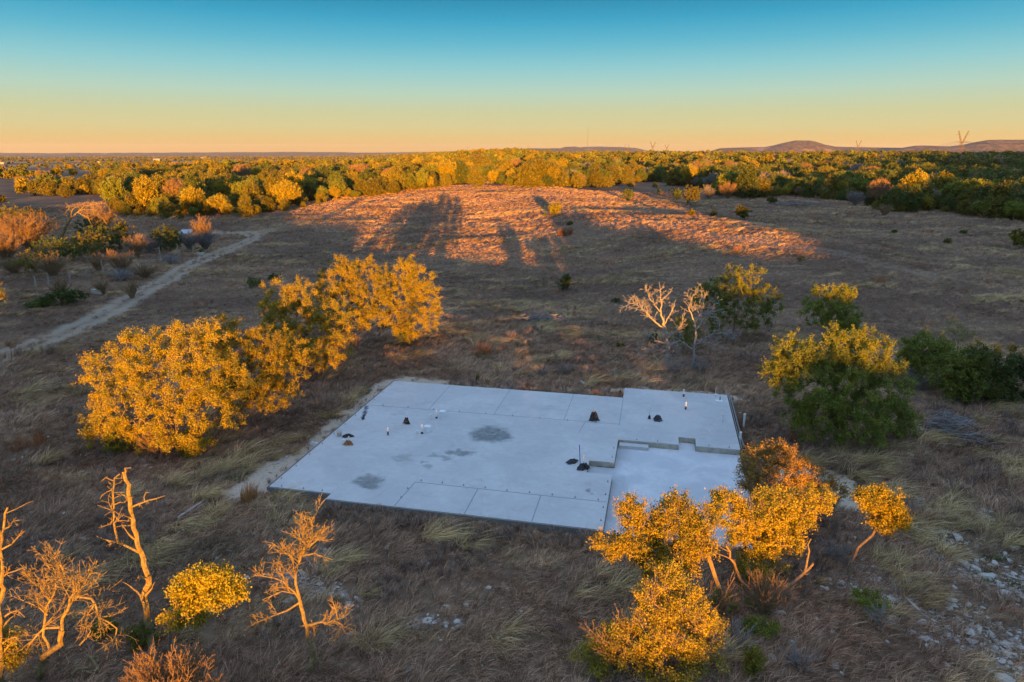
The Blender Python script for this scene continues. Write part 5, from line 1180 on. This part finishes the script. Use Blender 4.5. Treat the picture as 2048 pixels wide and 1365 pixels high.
SC = np.where(rn.random(len(X)) < .28, rn.uniform(.3, .6, len(X)), .6 + rn.random(len(X)) ** 1.5 * 1.0) * (1 + .15 * wav(X, Y, 50, 3)); RO = rn.uniform(0, 6.28, len(X))
order = np.argsort(D_); ind = order[:300]; rest = order[300:]
REG = lambda p: 'left wood' if p < 780 else ('middle wood' if p < 1250 else 'right wood')
# front rank: the nearest tree in each bearing slot of its wood
slot = {}
for i in ind:
    s_ = int(PX[i] // 26)
    slot.setdefault(s_, []).append(i)
rank = {}
for s_, l in slot.items():
    for j, i in enumerate(l): rank[i] = j
names = {0: 'juniper', 1: 'juniper', 2: 'juniper', 3: 'oak', 4: 'oak', 5: 'bare_tree', 6: 'bare_tree', 7: 'juniper'}
cnt = {}
ORD = lambda n: '%d%s' % (n, 'th' if 10 <= n % 100 <= 20 else {1: 'st', 2: 'nd', 3: 'rd'}.get(n % 10, 'th'))
for i in sorted(ind, key=lambda i: PX[i]):
    row = ['front edge', 'second rank', 'third rank'][min(rank[i], 2)]; key = (KI[i] if KI[i] not in (1, 7) else {1: 0, 7: 2}[KI[i]], row, REG(PX[i])); cnt[key] = cnt.get(key, 0) + 1
    lb = '%s, %s from the left, %s of the %s' % (KINDS[KI[i]][2], ORD(cnt[key]), row, REG(PX[i]))
    e = empty(names[KI[i]], (X[i], Y[i], float(zt(X[i], Y[i])) - .1), lb, 'tree', 'trees of the ' + REG(PX[i]))
    e.rotation_euler = (0, 0, RO[i]); e.scale = (SC[i], SC[i] * rn.uniform(.85, 1.2), SC[i] * rn.uniform(.75, 1.25))
    obj('trunk', WT[KI[i]][0], e); obj('crown', WT[KI[i]][1], e)
nr_ = rest[D_[rest] < 520]; fr_ = rest[D_[rest] >= 520]
scatter('woodland', X[nr_], Y[nr_], RO[nr_], SC[nr_], KI[nr_], NEARP, 'dense juniper and oak woodland behind the pasture', 'woodland', dz=-.1)
scatter('far_woodland', np.r_[X[fr_], xs, xf], np.r_[Y[fr_], ys, yf], np.r_[RO[fr_], rn.uniform(0, 6.28, len(xs) + len(xf))], np.r_[SC[fr_] * 1.05, rn.uniform(.6, 1.3, len(xs)), sf], np.r_[KI[fr_], rn.integers(0, 6, len(xs) + len(xf))], LOWP, 'far off woodland fading to the horizon', 'woodland', dz=-.2)

# ------------------------------------------------------------------ power line, masts, distant farms
M['lattice'] = simple('rust grey lattice steel', (.14, .10, .08), .7, .1)
M['cable'] = simple('thin cable', (.12, .10, .09), .6, .1)
def pylon(px, ybase, ytop, D, label, yaw=.35, thick=1.0):
    p0 = P(px, ybase, D); p1 = P(px, ytop, D); z0 = float(zt(p0[0], p0[1])); H = p1[2] - z0
    e = empty('pylon', (p0[0], p0[1], z0), label, 'pylon', 'lattice pylons of the power line'); e.rotation_euler = (0, 0, yaw)
    r = .11 * thick; waist = H * .50; tw = H * .055; bw = H * .13
    def lat(mb_, A, B, n_):
        # A, B: four corner polylines bottom/top ; cross bracing
        A = np.array(A, float); B = np.array(B, float)
        for i in range(4): mb_.tube([A[i], B[i]], r * 1.3, 4)
        for s_ in range(n_):
            t0, t1 = s_ / n_, (s_ + 1) / n_
            for i in range(4):
                j = (i + 1) % 4; a0 = A[i] + (B[i] - A[i]) * t0; b1 = A[j] + (B[j] - A[j]) * t1; a1 = A[j] + (B[j] - A[j]) * t0; b0_ = A[i] + (B[i] - A[i]) * t1
                mb_.tube([a0, b1], r * .7, 3); mb_.tube([a1, b0_], r * .7, 3)
    sq = lambda c_, w: [(c_[0] - w, c_[1] - w, c_[2]), (c_[0] + w, c_[1] - w, c_[2]), (c_[0] + w, c_[1] + w, c_[2]), (c_[0] - w, c_[1] + w, c_[2])]
    m1 = MB(); lat(m1, sq((0, 0, 0), bw / 1), sq((0, 0, waist), tw / 1.4), 5); m1.build('tower_body', M['lattice'], e)
    for s_ in (-1, 1):
        m2 = MB(); lat(m2, sq((s_ * tw * .4, 0, waist), tw * .5), sq((s_ * H * .26, 0, H), tw * .18), 5); m2.build('tower_arm', M['lattice'], e)
    m3 = MB(); 
    for z, w in ((H * .58, .36), (H * .86, .36)):
        for y_ in (-tw * .3, tw * .3): m3.tube([(-H * w, y_, z), (H * w, y_, z)] if z < H * .7 else [(-H * w, y_, z), (-H * .16, y_, z)], r, 4)
        if z > H * .7:
            for y_ in (-tw * .3, tw * .3): m3.tube([(H * .16, y_, z), (H * w, y_, z)], r, 4)
    m3.build('crossarm', M['lattice'], e)
    return e, H
def att(e, H, u, v):
    yaw = e.rotation_euler[2]; return np.array([e.location[0] + math.cos(yaw) * u * H, e.location[1] + math.sin(yaw) * u * H, e.location[2] + v * H])
p1, H1 = pylon(1920, 306, 262, 1300, 'largest lattice pylon, nearest on the right skyline', .3, 1.7)
p2, H2 = pylon(1715, 300, 281, 2900, 'small pylon right of the conical butte', .3, 2.2)
p3, H3 = pylon(1305, 301, 284, 3400, 'left one of the pair of tiny pylons near the middle of the skyline', .3, 2.6)
p4, H4 = pylon(1333, 301, 289, 4200, 'right lower one of the pair of tiny pylons near the middle of the skyline', .3, 2.6)
def cable(A, B, sag, rad, label):
    t = np.linspace(0, 1, 24)[:, None]; pts = A + (B - A) * t; pts[:, 2] -= (4 * sag * t * (1 - t))[:, 0]
    return tag(MB().tube(pts, rad, 4).build('power_cable', M['cable'], None), label, 'cable', 'cables of the power line')
RB = P(2200, 270, 980)
for k, (u, v, w_) in enumerate(((-.36, .58, 'outer left'), (0, .58, 'middle'), (.36, .58, 'outer right'))):
    cable(att(p1, H1, u, v), att(p2, H2, u, v), 22, .16, w_ + ' cable from the largest pylon to the small one by the butte')
    cable(att(p1, H1, u, v), RB + [u * 30, 0, 0], 8, .13, w_ + ' cable running right from the largest pylon')
def mast(px, yb, yt, D, rad, label, cat='mast', name='radio_mast', cross=False):
    a, b_ = P(px, yb, D), P(px, yt, D); m_ = MB(); h = b_[2] - a[2]
    for q in range(3): m_.tube([(math.cos(q * 2.1) * rad, math.sin(q * 2.1) * rad, 0), (math.cos(q * 2.1) * rad * .8, math.sin(q * 2.1) * rad * .8, h)], rad * .4, 4)
    for z in np.linspace(0, h, 14): m_.tube([(rad, 0, z), (-rad * .5, rad * .87, z), (-rad * .5, -rad * .87, z), (rad, 0, z)], rad * .25, 3)
    if cross: m_.tube([(-h * .18, 0, h * .9), (h * .18, 0, h * .9)], rad * .4, 4)
    return tag(m_.build(name, M['lattice'], None, a), label, cat)
mast(1175, 298, 256, 6000, 1.1, 'very tall thin radio mast standing over the low mesas')
mast(935, 306, 294, 2600, .45, 'short mast rising from the wood left of the middle', name='utility_mast')
mast(1056, 304, 291, 2600, .45, 'thin mast left of the radio mast', name='utility_mast')
mast(1250, 302, 289, 3000, .55, 'left one of two close poles on the skyline right of the radio mast', name='utility_pole', cat='pole', cross=True)
mast(1257, 302, 289.5, 3000, .55, 'right one of two close poles on the skyline right of the radio mast', name='utility_pole', cat='pole', cross=True)
M['barn'] = simple('pale yellow metal siding', (.50, .36, .10), .6, .08); M['white'] = simple('white painted siding', (.40, .36, .31), .7, .08); M['croof'] = simple('grey metal roof', (.45, .40, .36), .5, .1)
def farm(px, py, w, d, h, wall, label, name='farm_building'):
    b0 = G(px, py); e = empty(name, b0, label, 'building', 'farm buildings out on the plain')
    MB().box((0, 0, h / 2 - .5), (w, d, h + 1)).build('wall', M[wall], e)
    o_ = w * .04; MB().add([[-w / 2 - o_, -d / 2 - o_, h + .05], [w / 2 + o_, -d / 2 - o_, h + .05], [w / 2 + o_, d / 2 + o_, h + .05], [-w / 2 - o_, d / 2 + o_, h + .05], [-w / 2 - o_, 0, h + d * .22], [w / 2 + o_, 0, h + d * .22]],
                           [[0, 3, 2, 1], [0, 1, 5, 4], [2, 3, 4, 5]], [[0, 4, 3], [1, 2, 5]]).build('roof', M['croof'], e)
    for q in (-.25, .2): MB().box((w * q, -d / 2 - .03, h * .35), (w * .14, .08, h * .6)).build('door', M['post'], e)
    return e
farm(315, 323, 20, 12, 5.5, 'barn', 'bright yellow barn far out on the left plain')
for px, py, w, lb in ((197, 327, 9, 'small white building left of the yellow barn'), (231, 327, 9, 'small white building between the track side wood and the yellow barn'), (405, 317, 16, 'white farm building right of the yellow barn'), (418, 318, 13, 'second white farm building right of the yellow barn'),
                      (5, 329, 12, 'white building at the far left edge of the plain'), (268, 314, 22, 'pale building on the far rise beyond the yellow barn')):
    farm(px, py, w, w * .6, 3.6, 'white', lb)

# ------------------------------------------------------------------ thin evening air
hz = bpy.data.materials.new('evening air'); hz.use_nodes = True; hn = hz.node_tree; hn.nodes.clear()
ho = hn.nodes.new('ShaderNodeOutputMaterial'); hv = hn.nodes.new('ShaderNodeVolumePrincipled')
hv.inputs['Color'].default_value = (.96, .95, .88, 1); hv.inputs['Density'].default_value = 2.2e-5; hv.inputs['Anisotropy'].default_value = .2
hn.links.new(hv.outputs[0], ho.inputs['Volume'])
hm_ = MB().box((0, 0, 95), (54000, 54000, 330)).build('haze', hz)
tag(hm_, 'thin warm evening air over the plain', 'haze', kind='stuff')
